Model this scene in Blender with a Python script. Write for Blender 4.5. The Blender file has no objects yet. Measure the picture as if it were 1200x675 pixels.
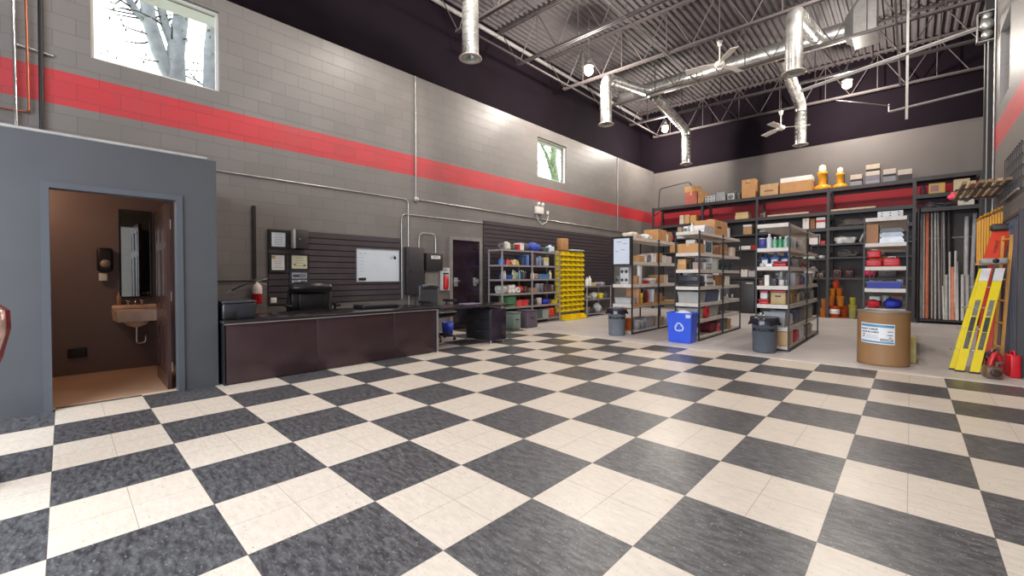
import bpy, bmesh, math, random
from mathutils import Vector, Matrix, Euler
random.seed(7)
SC = bpy.context.scene
COL = SC.collection
R = math.radians
PI = math.pi

# ------------------------------------------------------------------ camera
CP = Vector((1.5274, -1.7651, 1.2363)); YAW, PIT, ROL, FPX = .7521, -.0157, -.0009, 495.67
fw = Vector((-math.sin(YAW)*math.cos(PIT), math.cos(YAW)*math.cos(PIT), math.sin(PIT)))
rt = Vector((math.cos(YAW), math.sin(YAW), 0)); up = rt.cross(fw)
rt2 = rt*math.cos(ROL)+up*math.sin(ROL); up2 = -rt*math.sin(ROL)+up*math.cos(ROL)
cam = bpy.data.cameras.new('camera'); camo = bpy.data.objects.new('camera', cam); COL.objects.link(camo)
M3 = Matrix((rt2, up2, -fw)).transposed()
camo.matrix_world = Matrix.Translation(CP) @ M3.to_4x4()
cam.sensor_fit = 'HORIZONTAL'; cam.sensor_width = 36; cam.lens = FPX/1200*36
cam.shift_x = -4.02/1200; cam.shift_y = -6.2/1200; cam.clip_start = .02; cam.clip_end = 200
SC.camera = camo

def P(u, v, ax, val):
    """survey helper: the real-world point seen along a sight line on a known plane"""
    d = fw + rt2*((u-604.02)/FPX) - up2*((v-331.3)/FPX)
    return CP + d*((val-CP[ax])/d[ax])

# ------------------------------------------------------------------ view, world, lights
SC.view_settings.view_transform = 'Standard'; SC.view_settings.look = 'None'
SC.view_settings.gamma = 1; SC.view_settings.use_curve_mapping = False
SC.view_settings.exposure = 0.0
W = bpy.data.worlds.new('world'); SC.world = W; W.use_nodes = True
W.node_tree.nodes['Background'].inputs[0].default_value = (.93, .97, 1, 1)
W.node_tree.nodes['Background'].inputs[1].default_value = 4.0

def light(name, kind, loc, energy, color, rot=(0,0,0), **k):
    l = bpy.data.lights.new(name, kind); l.energy = energy; l.color = color
    for a, b in k.items(): setattr(l, a, b)
    o = bpy.data.objects.new(name, l); o.location = loc; o.rotation_euler = rot; COL.objects.link(o); return o
LAMP_W = 350
WARM = (1, .92, .83)
# added fill light, as cool daylight from an assumed, unseen door behind the camera
light('bay_fill', 'AREA', (-.8, -4.75, 2.0), 540, (.80, .90, 1), (R(90), 0, 0), shape='RECTANGLE', size=6.2, size_y=3.6)
# small washroom lamp
light('washroom_light', 'POINT', (-5.4, -2.3, 2.25), 30, (1, .66, .42), shadow_soft_size=.1)

# ------------------------------------------------------------------ materials
def lin(c): return tuple(((x/255)/12.92 if x/255 <= .04045 else ((x/255+.055)/1.055)**2.4) for x in c)
MC = {}
def mat(rgb, rough=.6, metal=0, var=.12, scale=9, bump=0, name=None, spec=.5):
    key = (tuple(rgb), rough, metal, var, scale, bump, spec)
    if key in MC: return MC[key]
    m = bpy.data.materials.new(name or 'paint_%d_%d_%d' % tuple(rgb)); m.use_nodes = True
    nt = m.node_tree; b = nt.nodes['Principled BSDF']; c = lin(rgb)
    b.inputs['Roughness'].default_value = rough; b.inputs['Metallic'].default_value = metal
    b.inputs['Specular IOR Level'].default_value = spec
    if var:
        tc = nt.nodes.new('ShaderNodeTexCoord'); n = nt.nodes.new('ShaderNodeTexNoise'); n.inputs['Scale'].default_value = scale
        n.inputs['Detail'].default_value = 5
        r = nt.nodes.new('ShaderNodeValToRGB')
        r.color_ramp.elements[0].position = .3; r.color_ramp.elements[1].position = .7
        r.color_ramp.elements[0].color = tuple(x*(1-var) for x in c)+(1,)
        r.color_ramp.elements[1].color = tuple(min(1, x*(1+var)) for x in c)+(1,)
        nt.links.new(tc.outputs['Object'], n.inputs['Vector']); nt.links.new(n.outputs['Fac'], r.inputs['Fac'])
        nt.links.new(r.outputs['Color'], b.inputs['Base Color'])
        if bump:
            bp = nt.nodes.new('ShaderNodeBump'); bp.inputs['Strength'].default_value = bump; bp.inputs['Distance'].default_value = .01
            nt.links.new(n.outputs['Fac'], bp.inputs['Height']); nt.links.new(bp.outputs['Normal'], b.inputs['Normal'])
    else: b.inputs['Base Color'].default_value = c+(1,)
    MC[key] = m; return m

def emis(rgb, s, name='glow'):
    m = bpy.data.materials.new(name); m.use_nodes = True; b = m.node_tree.nodes['Principled BSDF']
    b.inputs['Base Color'].default_value = lin(rgb)+(1,); b.inputs['Emission Color'].default_value = lin(rgb)+(1,)
    b.inputs['Emission Strength'].default_value = s; return m
def glassm(rgb=(255,255,255), rough=.02, name='glass'):
    m = bpy.data.materials.new(name); m.use_nodes = True; nt = m.node_tree
    b = nt.nodes['Principled BSDF']; b.inputs['Base Color'].default_value = lin(rgb)+(1,)
    b.inputs['Roughness'].default_value = rough; b.inputs['Transmission Weight'].default_value = 1; b.inputs['IOR'].default_value = 1.05
    return m

class G:
    """tiny node-graph helper"""
    def __init__(s, name):
        s.m = bpy.data.materials.new(name); s.m.use_nodes = True; s.nt = s.m.node_tree; s.b = s.nt.nodes['Principled BSDF']
    def n(s, t, **k):
        x = s.nt.nodes.new(t)
        for a, b in k.items(): setattr(x, a, b)
        return x
    def l(s, a, b): s.nt.links.new(a, b)
    def math(s, op, a, b=None, c=None):
        x = s.n('ShaderNodeMath', operation=op)
        for i, v in enumerate((a, b, c)):
            if v is None: continue
            if isinstance(v, (int, float)): x.inputs[i].default_value = v
            else: s.l(v, x.inputs[i])
        return x.outputs[0]
    def mix(s, f, a, b):
        x = s.n('ShaderNodeMix', data_type='RGBA')
        if isinstance(f, (int, float)): x.inputs[0].default_value = f
        else: s.l(f, x.inputs[0])
        for i, v in ((6, a), (7, b)):
            if isinstance(v, tuple): x.inputs[i].default_value = v+(1,) if len(v) == 3 else v
            else: s.l(v, x.inputs[i])
        return x.outputs[2]
    def pos(s):
        g = s.n('ShaderNodeNewGeometry'); x = s.n('ShaderNodeSeparateXYZ'); s.l(g.outputs['Position'], x.inputs[0]); s.gp = g.outputs['Position']
        return x.outputs
    def noise(s, vec, sc, det=4, ro=.55):
        x = s.n('ShaderNodeTexNoise'); x.inputs['Scale'].default_value = sc; x.inputs['Detail'].default_value = det; x.inputs['Roughness'].default_value = ro
        s.l(vec, x.inputs['Vector']); return x.outputs['Fac']
    def ramp(s, f, a, b, ca=(0,0,0), cb=(1,1,1)):
        x = s.n('ShaderNodeValToRGB'); e = x.color_ramp.elements
        e[0].position = a; e[1].position = b; e[0].color = ca+(1,); e[1].color = cb+(1,); s.l(f, x.inputs[0]); return x.outputs[0]

def floor_mat():
    g = G('checker_vinyl_tile'); x, y, z = g.pos()
    i = g.math('FLOOR', g.math('DIVIDE', x, .61)); j = g.math('FLOOR', g.math('DIVIDE', y, .61))
    par = g.math('FLOORED_MODULO', g.math('ADD', i, j), 2.0)          # 1 = dark
    mp = g.n('ShaderNodeMapping'); mp.inputs['Scale'].default_value = (1, 1, 1); g.l(g.gp, mp.inputs[0])
    big = g.noise(mp.outputs[0], 1.6, 3); fine = g.noise(mp.outputs[0], 26, 6, .7); speck = g.noise(mp.outputs[0], 62, 2)
    mp2 = g.n('ShaderNodeMapping'); mp2.inputs['Scale'].default_value = (5, 16, 5); mp2.inputs['Rotation'].default_value = (0, 0, .6); g.l(g.gp, mp2.inputs[0])
    strk = g.noise(mp2.outputs[0], 2.2, 6, .7)
    dark = g.mix(g.ramp(strk, .40, .62), lin((54, 54, 58)), lin((104, 104, 106)))
    dark = g.mix(g.math('MULTIPLY', g.ramp(fine, .45, .7), .5), dark, lin((42, 42, 46)))
    dark = g.mix(g.ramp(speck, .64, .70), dark, lin((138, 138, 140)))
    wht = g.mix(g.ramp(strk, .35, .7), lin((220, 209, 196)), lin((204, 191, 176)))
    wht = g.mix(g.ramp(speck, .66, .72), wht, lin((160, 146, 134)))
    wht = g.mix(g.math('MULTIPLY', g.ramp(big, .5, .75), .35), wht, lin((205, 190, 172)))
    c = g.mix(par, wht, dark)
    def seam(s, per, w):
        d = g.math('ABSOLUTE', g.math('SUBTRACT', g.math('FLOORED_MODULO', g.math('ADD', s, per/2), per), per/2))
        return g.math('LESS_THAN', d, w)
    sm = g.math('MAXIMUM', seam(x, .305, .0016), seam(y, .305, .0016))
    c = g.mix(g.math('MULTIPLY', sm, .55), c, lin((70, 64, 60)))
    g.l(c, g.b.inputs['Base Color'])
    g.l(g.ramp(big, .3, .8, (.30,)*3, (.46,)*3), g.b.inputs['Roughness'])
    bp = g.n('ShaderNodeBump'); bp.inputs['Strength'].default_value = .12; bp.inputs['Distance'].default_value = .004
    g.l(fine, bp.inputs['Height']); g.l(bp.outputs[0], g.b.inputs['Normal']); return g.m

def cmu_mat(horiz, base=(122, 117, 114), z0=3.35, z1=3.77, red=(192, 52, 60), blocks=True, name='painted_block'):
    g = G(name); p = g.pos(); cx = g.n('ShaderNodeCombineXYZ'); g.l(p[horiz], cx.inputs[0]); g.l(p[2], cx.inputs[1])
    br = g.n('ShaderNodeTexBrick'); g.l(cx.outputs[0], br.inputs['Vector'])
    br.inputs['Scale'].default_value = 1; br.inputs['Brick Width'].default_value = .405; br.inputs['Row Height'].default_value = .2025
    br.inputs['Mortar Size'].default_value = .005; br.inputs['Mortar Smooth'].default_value = .4
    br.inputs['Color1'].default_value = (1, 1, 1, 1); br.inputs['Color2'].default_value = (.88, .88, .88, 1); br.inputs['Mortar'].default_value = (.62, .62, .62, 1)
    nz = g.noise(g.gp, 1.3, 5); fi = g.noise(g.gp, 60, 4)
    band = g.math('MULTIPLY', g.math('GREATER_THAN', p[2], z0), g.math('LESS_THAN', p[2], z1))
    c = g.mix(band, lin(base), lin(red))
    c = g.mix(g.math('MULTIPLY', g.ramp(nz, .4, .7), .22), c, lin(tuple(int(q*.8) for q in base)))
    if blocks:
        mx = g.n('ShaderNodeMix', data_type='RGBA', blend_type='MULTIPLY'); mx.inputs[0].default_value = .8
        g.l(c, mx.inputs[6]); g.l(br.outputs['Color'], mx.inputs[7]); c = mx.outputs[2]
    g.l(c, g.b.inputs['Base Color']); g.b.inputs['Roughness'].default_value = .42 if blocks else .6
    bp = g.n('ShaderNodeBump'); bp.inputs['Strength'].default_value = .35 if blocks else .08; bp.inputs['Distance'].default_value = .006
    h = g.math('ADD', g.math('MULTIPLY', fi, .35), g.math('MULTIPLY', br.outputs['Fac'], -1.0 if blocks else 0))
    g.l(h, bp.inputs['Height']); g.l(bp.outputs[0], g.b.inputs['Normal']); return g.m

def conc_mat():
    g = G('bare_concrete'); g.pos(); a = g.noise(g.gp, 1.1, 6, .6); b = g.noise(g.gp, 22, 5)
    c = g.mix(g.ramp(a, .3, .75), lin((206, 200, 197)), lin((184, 177, 174)))
    c = g.mix(g.math('MULTIPLY', g.ramp(b, .5, .8), .3), c, lin((140, 134, 130)))
    g.l(c, g.b.inputs['Base Color']); g.b.inputs['Roughness'].default_value = .45; return g.m
def spiral_mat():
    g = G('spiral_galvanised_duct'); tc = g.n('ShaderNodeTexCoord'); a = g.noise(tc.outputs['Object'], 4, 4)
    c = g.mix(g.ramp(a, .35, .7), (.62, .62, .60), (.80, .80, .78)); g.l(c, g.b.inputs['Base Color'])
    g.b.inputs['Metallic'].default_value = .85; g.l(g.ramp(a, .3, .7, (.22,)*3, (.38,)*3), g.b.inputs['Roughness']); return g.m

M = dict(floor=floor_mat(), cmu_l=cmu_mat(1), cmu_r=cmu_mat(1, base=(112, 108, 106), red=(190, 60, 66), name='painted_block_right'),
    back=cmu_mat(0, base=(104, 97, 94), z0=3.2, z1=3.83, red=(170, 22, 36), blocks=False, name='painted_back_wall'),
    dark=mat((22, 14, 22), .9, var=.15, scale=1.5, spec=.15), deck=mat((92, 86, 88), .7, 0, var=.1, scale=3), joist=mat((92, 84, 84), .55, 0),
    beam=mat((150, 146, 144), .5), conc=conc_mat(), kiosk=mat((68, 69, 73), .5, var=.06, scale=3), duct=spiral_mat(),
    galv=mat((178, 178, 176), .3, .75, var=.12), steel=mat((160, 160, 162), .35, .6), white=mat((225, 222, 216), .5, var=.04),
    black=mat((24, 23, 26), .45, var=.15), blackmat=mat((34, 32, 34), .6), rackblk=mat((38, 35, 38), .5), rackgry=mat((56, 52, 55), .5),
    chrome=mat((205, 205, 208), .12, .95, var=0), wood=mat((196, 150, 100), .6, var=.15, scale=14), card=mat((178, 132, 86), .8, var=.08, scale=6),
    tape=mat((205, 172, 122), .4, var=0), paper=mat((232, 230, 226), .7, var=.03), copper=mat((176, 108, 84), .3, .8),
    desk=mat((52, 35, 38), .32, var=.14, scale=5), desktop=mat((30, 25, 28), .22, var=.1), slat=mat((72, 65, 69), .35, var=.12, scale=5),
    glass=glassm(), hazy_bark=mat((172, 180, 184), .9, var=.25, scale=5, bump=.4), leather=mat((34, 32, 35), .28, var=.2, scale=20, bump=.2),  # bark tone is paled and blued, outdoor haze put into its colour
    red=mat((196, 30, 40), .4), yellow=mat((222, 196, 30), .4), shelfw=mat((206, 198, 190), .6, var=.1), )

# ------------------------------------------------------------------ mesh builder
class MB:
    def __init__(s): s.v = []; s.f = []; s.sm = []; s.mi = []; s.mats = []
    def _m(s, m):
        if m is None: return 0
        if m not in s.mats: s.mats.append(m)
        return s.mats.index(m)
    def add(s, vs, fs, smooth=False, m=None, T=None):
        o = len(s.v); k = s._m(m)
        s.v += [tuple(T @ Vector(v)) if T else tuple(v) for v in vs]
        for f in fs: s.f.append([i+o for i in f]); s.sm.append(smooth); s.mi.append(k)
        return s
    def box(s, a, b, m=None, T=None):
        x0, y0, z0 = a; x1, y1, z1 = b
        vs = [(x0,y0,z0),(x1,y0,z0),(x1,y1,z0),(x0,y1,z0),(x0,y0,z1),(x1,y0,z1),(x1,y1,z1),(x0,y1,z1)]
        return s.add(vs, [(3,2,1,0),(4,5,6,7),(0,1,5,4),(1,2,6,5),(2,3,7,6),(3,0,4,7)], False, m, T)
    def cbox(s, c, d, m=None, T=None):
        return s.box([c[i]-d[i]/2 for i in range(3)], [c[i]+d[i]/2 for i in range(3)], m, T)
    def rbox(s, a, b, r=.01, m=None, T=None, n=2):
        bm = bmesh.new(); bmesh.ops.create_cube(bm, size=1)
        for v in bm.verts: v.co = Vector([(a[i]+b[i])/2+v.co[i]*(b[i]-a[i]) for i in range(3)])
        r = min(r, min(abs(b[i]-a[i]) for i in range(3))*.45)
        bmesh.ops.bevel(bm, geom=bm.edges[:]+bm.verts[:], offset=r, segments=n, profile=.5, affect='EDGES')
        bm.verts.index_update(); s.add([v.co[:] for v in bm.verts], [[v.index for v in f.verts] for f in bm.faces], n > 1, m, T); bm.free(); return s
    def tube(s, pts, r, n=10, m=None, T=None, closed=False, cap=True, smooth=True):
        pts = [Vector(p) for p in pts]; k = len(pts); rs = r if isinstance(r, (list, tuple)) else [r]*k
        vs = []; prev = None
        for i, p in enumerate(pts):
            if closed: t = pts[(i+1) % k]-pts[i-1]
            else: t = pts[min(i+1, k-1)]-pts[max(i-1, 0)]
            t.normalize()
            if prev is None:
                a = Vector((0, 0, 1)) if abs(t.z) < .9 else Vector((1, 0, 0)); nn = t.cross(a).normalized()
            else: nn = (prev-t*prev.dot(t)); nn = nn.normalized() if nn.length > 1e-6 else t.orthogonal().normalized()
            prev = nn; bb = t.cross(nn)
            for q in range(n): an = 2*PI*q/n; vs.append(p+(nn*math.cos(an)+bb*math.sin(an))*rs[i])
        fs = []
        for i in range(k if closed else k-1):
            for q in range(n):
                a = i*n+q; b = i*n+(q+1) % n; c = ((i+1) % k)*n+(q+1) % n; d = ((i+1) % k)*n+q; fs.append((a, b, c, d))
        s.add(vs, fs, smooth, m, T)
        if cap and not closed:
            s.add(vs[:n], [list(range(n))[::-1]], False, m, T); s.add(vs[-n:], [list(range(n))], False, m, T)
        return s
    def lathe(s, prof, n=24, m=None, T=None, c=(0, 0), smooth=True):
        vs = []; fs = []
        for r, z in prof:
            for q in range(n): an = 2*PI*q/n; vs.append((c[0]+r*math.cos(an), c[1]+r*math.sin(an), z))
        for i in range(len(prof)-1):
            for q in range(n): fs.append((i*n+q, i*n+(q+1) % n, (i+1)*n+(q+1) % n, (i+1)*n+q))
        return s.add(vs, fs, smooth, m, T)
    def blob(s, c, d, m=None, T=None, seed=1, amp=.12, sub=3):
        bm = bmesh.new(); bmesh.ops.create_icosphere(bm, subdivisions=sub, radius=.5)
        rr = random.Random(seed); ph = [rr.uniform(0, 6) for _ in range(6)]
        for v in bm.verts:
            q = v.co*2; w = 1+amp*(math.sin(q.x*4+ph[0])+math.sin(q.y*5+ph[1])+math.sin(q.z*4.3+ph[2])+.7*math.sin(q.x*9+q.z*7+ph[3])+.5*math.sin(q.y*13+q.x*6+ph[4]))
            v.co = Vector([math.copysign(abs(q[i])**.75, q[i]) for i in range(3)])*w; v.co.z = max(v.co.z, -.8)
        lo = [min(v.co[i] for v in bm.verts) for i in range(3)]; hi = [max(v.co[i] for v in bm.verts) for i in range(3)]
        for v in bm.verts: v.co = Vector([c[i]+((v.co[i]-lo[i])/(hi[i]-lo[i])-.5)*d[i] for i in range(3)])
        bm.verts.index_update(); s.add([v.co[:] for v in bm.verts], [[v.index for v in f.verts] for f in bm.faces], True, m, T); bm.free(); return s
    def poly(s, outline, y0, y1, m=None, T=None):
        """outline in xz extruded along y"""
        n = len(outline); vs = [(x, y0, z) for x, z in outline]+[(x, y1, z) for x, z in outline]
        fs = [list(range(n)), list(range(2*n-1, n-1, -1))]+[(i, i+n, (i+1) % n+n, (i+1) % n) for i in range(n)]
        return s.add(vs, fs, False, m, T)
    def build(s, name, m=None, parent=None, kind=None):
        me = bpy.data.meshes.new(name); me.from_pydata([tuple(v) for v in s.v], [], s.f)
        ms = s.mats if s.mats else [m]
        for x in ms: me.materials.append(x)
        me.polygons.foreach_set('use_smooth', s.sm); me.polygons.foreach_set('material_index', s.mi)
        bm = bmesh.new(); bm.from_mesh(me); bmesh.ops.recalc_face_normals(bm, faces=bm.faces); bm.to_mesh(me); bm.free(); me.update()
        o = bpy.data.objects.new(name, me); COL.objects.link(o)
        if parent: o.parent = parent
        if kind: o['kind'] = kind
        return o

def tag(o, label, cat, group=None, kind=None):
    o['label'] = label; o['category'] = cat
    if group: o['group'] = group
    if kind: o['kind'] = kind
    return o
def thing(name, label, cat, loc=(0, 0, 0), rz=0, group=None):
    o = bpy.data.objects.new(name, None); COL.objects.link(o); o.empty_display_size = .1
    o.location = loc; o.rotation_euler = (0, 0, rz); return tag(o, label, cat, group)
def struct(name, mb, m): return mb.build(name, m, kind='structure')
def dup(root, loc, rz=None, label=None, group=None):
    r = root.copy(); COL.objects.link(r); r.location = loc
    if rz is not None: r.rotation_euler = (0, 0, rz)
    if label: r['label'] = label
    if group: r['group'] = group
    for ch in list(root.children):
        c = ch.copy(); COL.objects.link(c); c.parent = r
        for g in ch.children:
            d = g.copy(); COL.objects.link(d); d.parent = c
    return r
def text_mb(txt, size, m, T, ext=.0015, bend=None, bold=0):
    cu = bpy.data.curves.new('t', 'FONT'); cu.body = txt; cu.size = size; cu.extrude = ext; cu.align_x = 'CENTER'; cu.align_y = 'CENTER'; cu.offset = bold; cu.resolution_u = 2
    o = bpy.data.objects.new('t', cu); COL.objects.link(o); bpy.context.view_layer.update()
    me = bpy.data.meshes.new_from_object(o.evaluated_get(bpy.context.evaluated_depsgraph_get()))
    vs = [v.co.copy() for v in me.vertices]; fs = [list(p.vertices) for p in me.polygons]
    bpy.data.objects.remove(o); bpy.data.curves.remove(cu); bpy.data.meshes.remove(me)
    if bend:   # wrap round a cylinder of radius bend, facing -y, z up
        vs = [Vector(((bend+v.z)*math.sin(v.x/bend), -(bend+v.z)*math.cos(v.x/bend), v.y)) for v in vs]
    mb = MB(); mb.add([T @ v for v in vs], fs, False, m); return mb
FACE_X = Matrix(((0, 0, 1, 0), (1, 0, 0, 0), (0, 1, 0, 0), (0, 0, 0, 1)))      # text x->+y, y->+z, normal +x
FACE_NY = Matrix(((1, 0, 0, 0), (0, 0, -1, 0), (0, 1, 0, 0), (0, 0, 0, 1)))    # text x->+x, y->+z, normal -y
def Tr(x, y, z): return Matrix.Translation((x, y, z))
def Rz(a): return Matrix.Rotation(a, 4, 'Z')
def Ry(a): return Matrix.Rotation(a, 4, 'Y')
def Rx(a): return Matrix.Rotation(a, 4, 'X')

# ================================================================== STRUCTURE
XL, YB, XR = -6.15, 14.66, 2.55
mb = MB(); mb.box((XL-.6, -5.2, -.1), (3.6, 5.49, 0)); struct('floor', mb, M['floor'])
mb = MB(); mb.box((XL-.6, 5.49, -.1), (3.6, 15.2, -.002)); struct('floor', mb, M['conc'])
mb = MB(); mb.box((XL, 5.475, -.01), (XR, 5.545, .003)); struct('trim_1', mb, mat((214, 206, 196), .5))
# left wall of painted block with two window openings
mb = MB(); y = -5.2
wins = [(-1.49, -.11, 4.03, 5.23), (7.36, 8.72, 4.03, 5.15)]
for (a, b, z0, z1) in wins:
    mb.box((XL-.22, y, 0), (XL, a, 5.45)); mb.box((XL-.22, a, 0), (XL, b, z0)); mb.box((XL-.22, a, z1), (XL, b, 5.45)); y = b
mb.box((XL-.22, y, 0), (XL, YB, 5.45)); struct('wall_left', mb, M['cmu_l'])
mb = MB(); mb.box((-6.95, -5.2, 5.42), (XL-.2, YB+.2, 5.449)); mb.box((-7.0, -5.2, 5.42), (-6.75, YB+.2, 8.3)); struct('wall_left_upper', mb, M['dark'])
mb = MB(); mb.box((-7.0, YB, 0), (4.2, YB+.2, 5.38)); struct('wall_back', mb, M['back'])
mb = MB(); mb.box((-7.0, YB+.02, 5.38), (4.2, YB+.22, 8.3)); struct('wall_back_upper', mb, M['dark'])
# right wall, near stretch with a high window, then set back past the overhead door
mb = MB(); RW = (7.72, 8.7, 4.0, 5.2)
mb.box((XR, -5.2, 0), (XR+.25, RW[0], 8.2)); mb.box((XR, RW[1], 0), (XR+.25, 9.4, 8.2)); mb.box((XR, RW[0], 0), (XR+.25, RW[1], RW[2])); mb.box((XR, RW[0], RW[3]), (XR+.25, RW[1], 8.2))
struct('wall_right', mb, M['cmu_r'])
mb = MB(); mb.box((3.45, 9.2, 0), (3.6, YB+.1, 8.2)); mb.box((XR+.2, 9.25, 0), (3.5, 9.4, 8.2)); struct('wall_right_recess', mb, M['dark'])
mb = MB()
mb.box((-7.0, -5.2, 4.0), (3.6, -5.0, 8.3)); mb.box((-7.0, -5.2, 0), (-4.1, -5.0, 4.0)); mb.box((2.4, -5.2, 0), (3.6, -5.0, 4.0)); struct('wall_front', mb, M['cmu_r'])
mb = MB(); mb.box((-14, -18, -.12), (10, -5.2, -.02)); struct('apron_ground', mb, mat((150, 146, 140), .8))
mb = MB(); mb.box((-40, -30, -.3), (-6.95, 40, -.15)); struct('lawn_ground', mb, mat((96, 110, 70), .9))
mb = MB(); mb.box((-7.02, -5.2, 5.395), (XL-.225, YB, 5.418)); struct('trim_added_soffit', mb, mat((240, 240, 238), .8, var=0))  # white soffit added so the dark ledge underside looks bright through the windows
# windows
for k, (a, b, z0, z1) in enumerate(wins):
    f = MB(); xx = XL-.06; w = .035
    f.box((xx-.05, a, z0), (xx, a+w, z1)); f.box((xx-.05, b-w, z0), (xx, b, z1)); f.box((xx-.05, a+w, z0), (xx, b-w, z0+w)); f.box((xx-.05, a+w, z1-w), (xx, b-w, z1))
    wo = struct('window_%d' % (k+1), f, M['white'])
    p = MB(); p.box((xx-.03, a+w, z0+w), (xx-.024, b-w, z1-w)); p.build('pane', M['glass'], wo)
f = MB(); xx = XR+.1; a, b, z0, z1 = RW; w = .05
f.box((xx, a, z0), (xx+.05, a+w, z1)); f.box((xx, b-w, z0), (xx+.05, b, z1)); f.box((xx, a+w, z0), (xx+.05, b-w, z0+w)); f.box((xx, a+w, z1-w), (xx+.05, b-w, z1))
wo = struct('window_3', f, M['white']); MB().box((xx+.02, a+w, z0+w), (xx+.026, b-w, z1-w)).build('pane', M['glass'], wo)
# roof deck: corrugated steel, falling 2 % to the right
def dz(x): return -.021*(x-XL)
mb = MB(); pit = .155; x = -7.0; prof = []
while x < 3.7:
    for dx, hz in ((0, 0), (.05, 0), (.07, .045), (.135, .045)): prof.append((x+dx, 7.84+dz(x)+hz))
    x += pit
vs = []; fs = []
for (x, z) in prof: vs += [(x, -5.2, z), (x, 14.9, z)]
for i in range(len(prof)-1): fs.append((2*i, 2*i+2, 2*i+3, 2*i+1))
mb.add(vs, fs); mb.box((-7.1, -5.3, 8.0), (3.8, 15, 8.1)); struct('ceiling', mb, M['deck'])
# ledger along the top of the left wall
mb = MB(); mb.tube([(-6.68, -5, 7.70), (-6.68, 14.6, 7.70)], .055, 10); struct('trim_2', mb, M['beam'])
# open-web roof joists
def joist(y, label):
    t = thing('roof_joist', label, 'joist', (0, y, 0), 0, 'open web roof joists'); L, Rr = -6.72, 3.4
    zt = lambda x: 7.80+dz(x); zb = lambda x: 6.75+dz(x)
    for nm, a, b, z, in (('top_chord', L, Rr, zt), ('bottom_chord', -6.02, 2.9 if y > 9.4 else 2.5, zb)):
        c = MB(); h = .055
        for yy in (-.045, .018):
            vs = [];
            for x in (a, b):
                for (dy, d) in ((0, 0), (.027, 0), (.027, h), (0, h)): vs.append((x, yy+dy, z(x)-h/2+d))
            c.add(vs, [(0,1,2,3),(7,6,5,4),(0,4,5,1),(1,5,6,2),(2,6,7,3),(3,7,4,0)])
        c.build(nm, M['joist'], t)
    ends = (-6.72, 2.5)
    xs = -5.95; step = 1.22; k = 0
    segs = [((-6.6, 7.78+dz(-6.6)), (-5.98, 6.76+dz(-6)))]
    while xs+step < 3.0:
        xm = xs+step/2; segs += [((xs, zb(xs)), (xm, zt(xm))), ((xm, zt(xm)), (xs+step, zb(xs+step))), ((xm, zt(xm)), (xm, zb(xm)))]; xs += step
    for (x0, z0), (x1, z1) in segs: MB().tube([(x0, 0, z0), (x1, 0, z1)], .013, 6).build('web_bar', M['joist'], t)
    return t
JY = [(14.35, 'dark steel roof joist nearest the back wall'), (12.42, 'steel roof joist second from the back wall, beyond the big duct'), (10.39, 'steel roof joist running just in front of the big horizontal duct'),
      (8.39, 'steel roof joist that the nearer white ceiling fan hangs from'), (6.38, 'steel roof joist on the window side of the nearer lamp, second nearest'), (4.37, 'steel roof joist nearest the viewer, crossing the top of the picture')]
for y, l in JY: joist(y, l)
mb = MB()
for x in (-5.75, -2.9, 1.25):
    z = 6.72+dz(x); mb.box((x-.02, 4.3, z-.002), (x+.02, 14.4, z+.004)); mb.box((x-.002, 4.3, z), (x+.004, 14.4, z+.04))
o = mb.build('bridging_angle', M['joist']); tag(o, 'thin steel bridging angles tying the roof joists together', 'bridging')

# ------------------------------------------------------------------ washroom kiosk
KX, KZ = -4.2, 2.53
mb = MB()
mb.box((KX-.11, -5.0, 0), (KX, -1.86, KZ)); mb.box((KX-.11, -.92, 0), (KX, -.575, KZ)); mb.box((KX-.11, -1.86, 2.06), (KX, -.92, KZ))
struct('wall_washroom_front', mb, M['kiosk'])
mb = MB(); mb.box((XL+.002, -.69, 0), (KX-.11, -.575, KZ)); struct('wall_washroom_side', mb, M['kiosk'])
brown = mat((112, 96, 94), .45, var=.08, scale=2)
mb = MB(); mb.box((XL+.003, -3.6, 0), (XL+.05, -.69, 2.44)); struct('wall_washroom_back', mb, brown)
mb = MB(); mb.box((XL+.05, -3.6, 0), (KX-.115, -3.5, 2.44)); struct('wall_washroom_end', mb, brown)
mb = MB(); mb.box((XL+.05, -.70, 0), (KX-.115, -.691, 2.44)); struct('wall_washroom_inner_side', mb, brown)
mb = MB(); mb.box((XL+.002, -5.0, 2.44), (KX-.11, -.69, KZ-.005)); struct('ceiling', mb, brown)
mb = MB(); mb.box((XL+.05, -3.5, 0), (KX-.14, -.70, .006)); struct('floor', mb, mat((188, 154, 128), .45, var=.06, scale=2))
mb = MB()   # door frame
for a, b in ((-1.90, -1.845), (-.935, -.88)): mb.box((KX-.13, a, 0), (KX+.014, b, 2.045))
mb.box((KX-.13, -1.90, 2.045), (KX+.014, -.88, 2.10)); struct('trim_3', mb, mat((74, 77, 83), .4, var=.04))
mb = MB(); mb.tube([(KX+.0, -2.6, 2.545), (KX+.0, -.66, 2.545)], .014, 8); struct('trim_4', mb, M['beam'])
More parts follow.
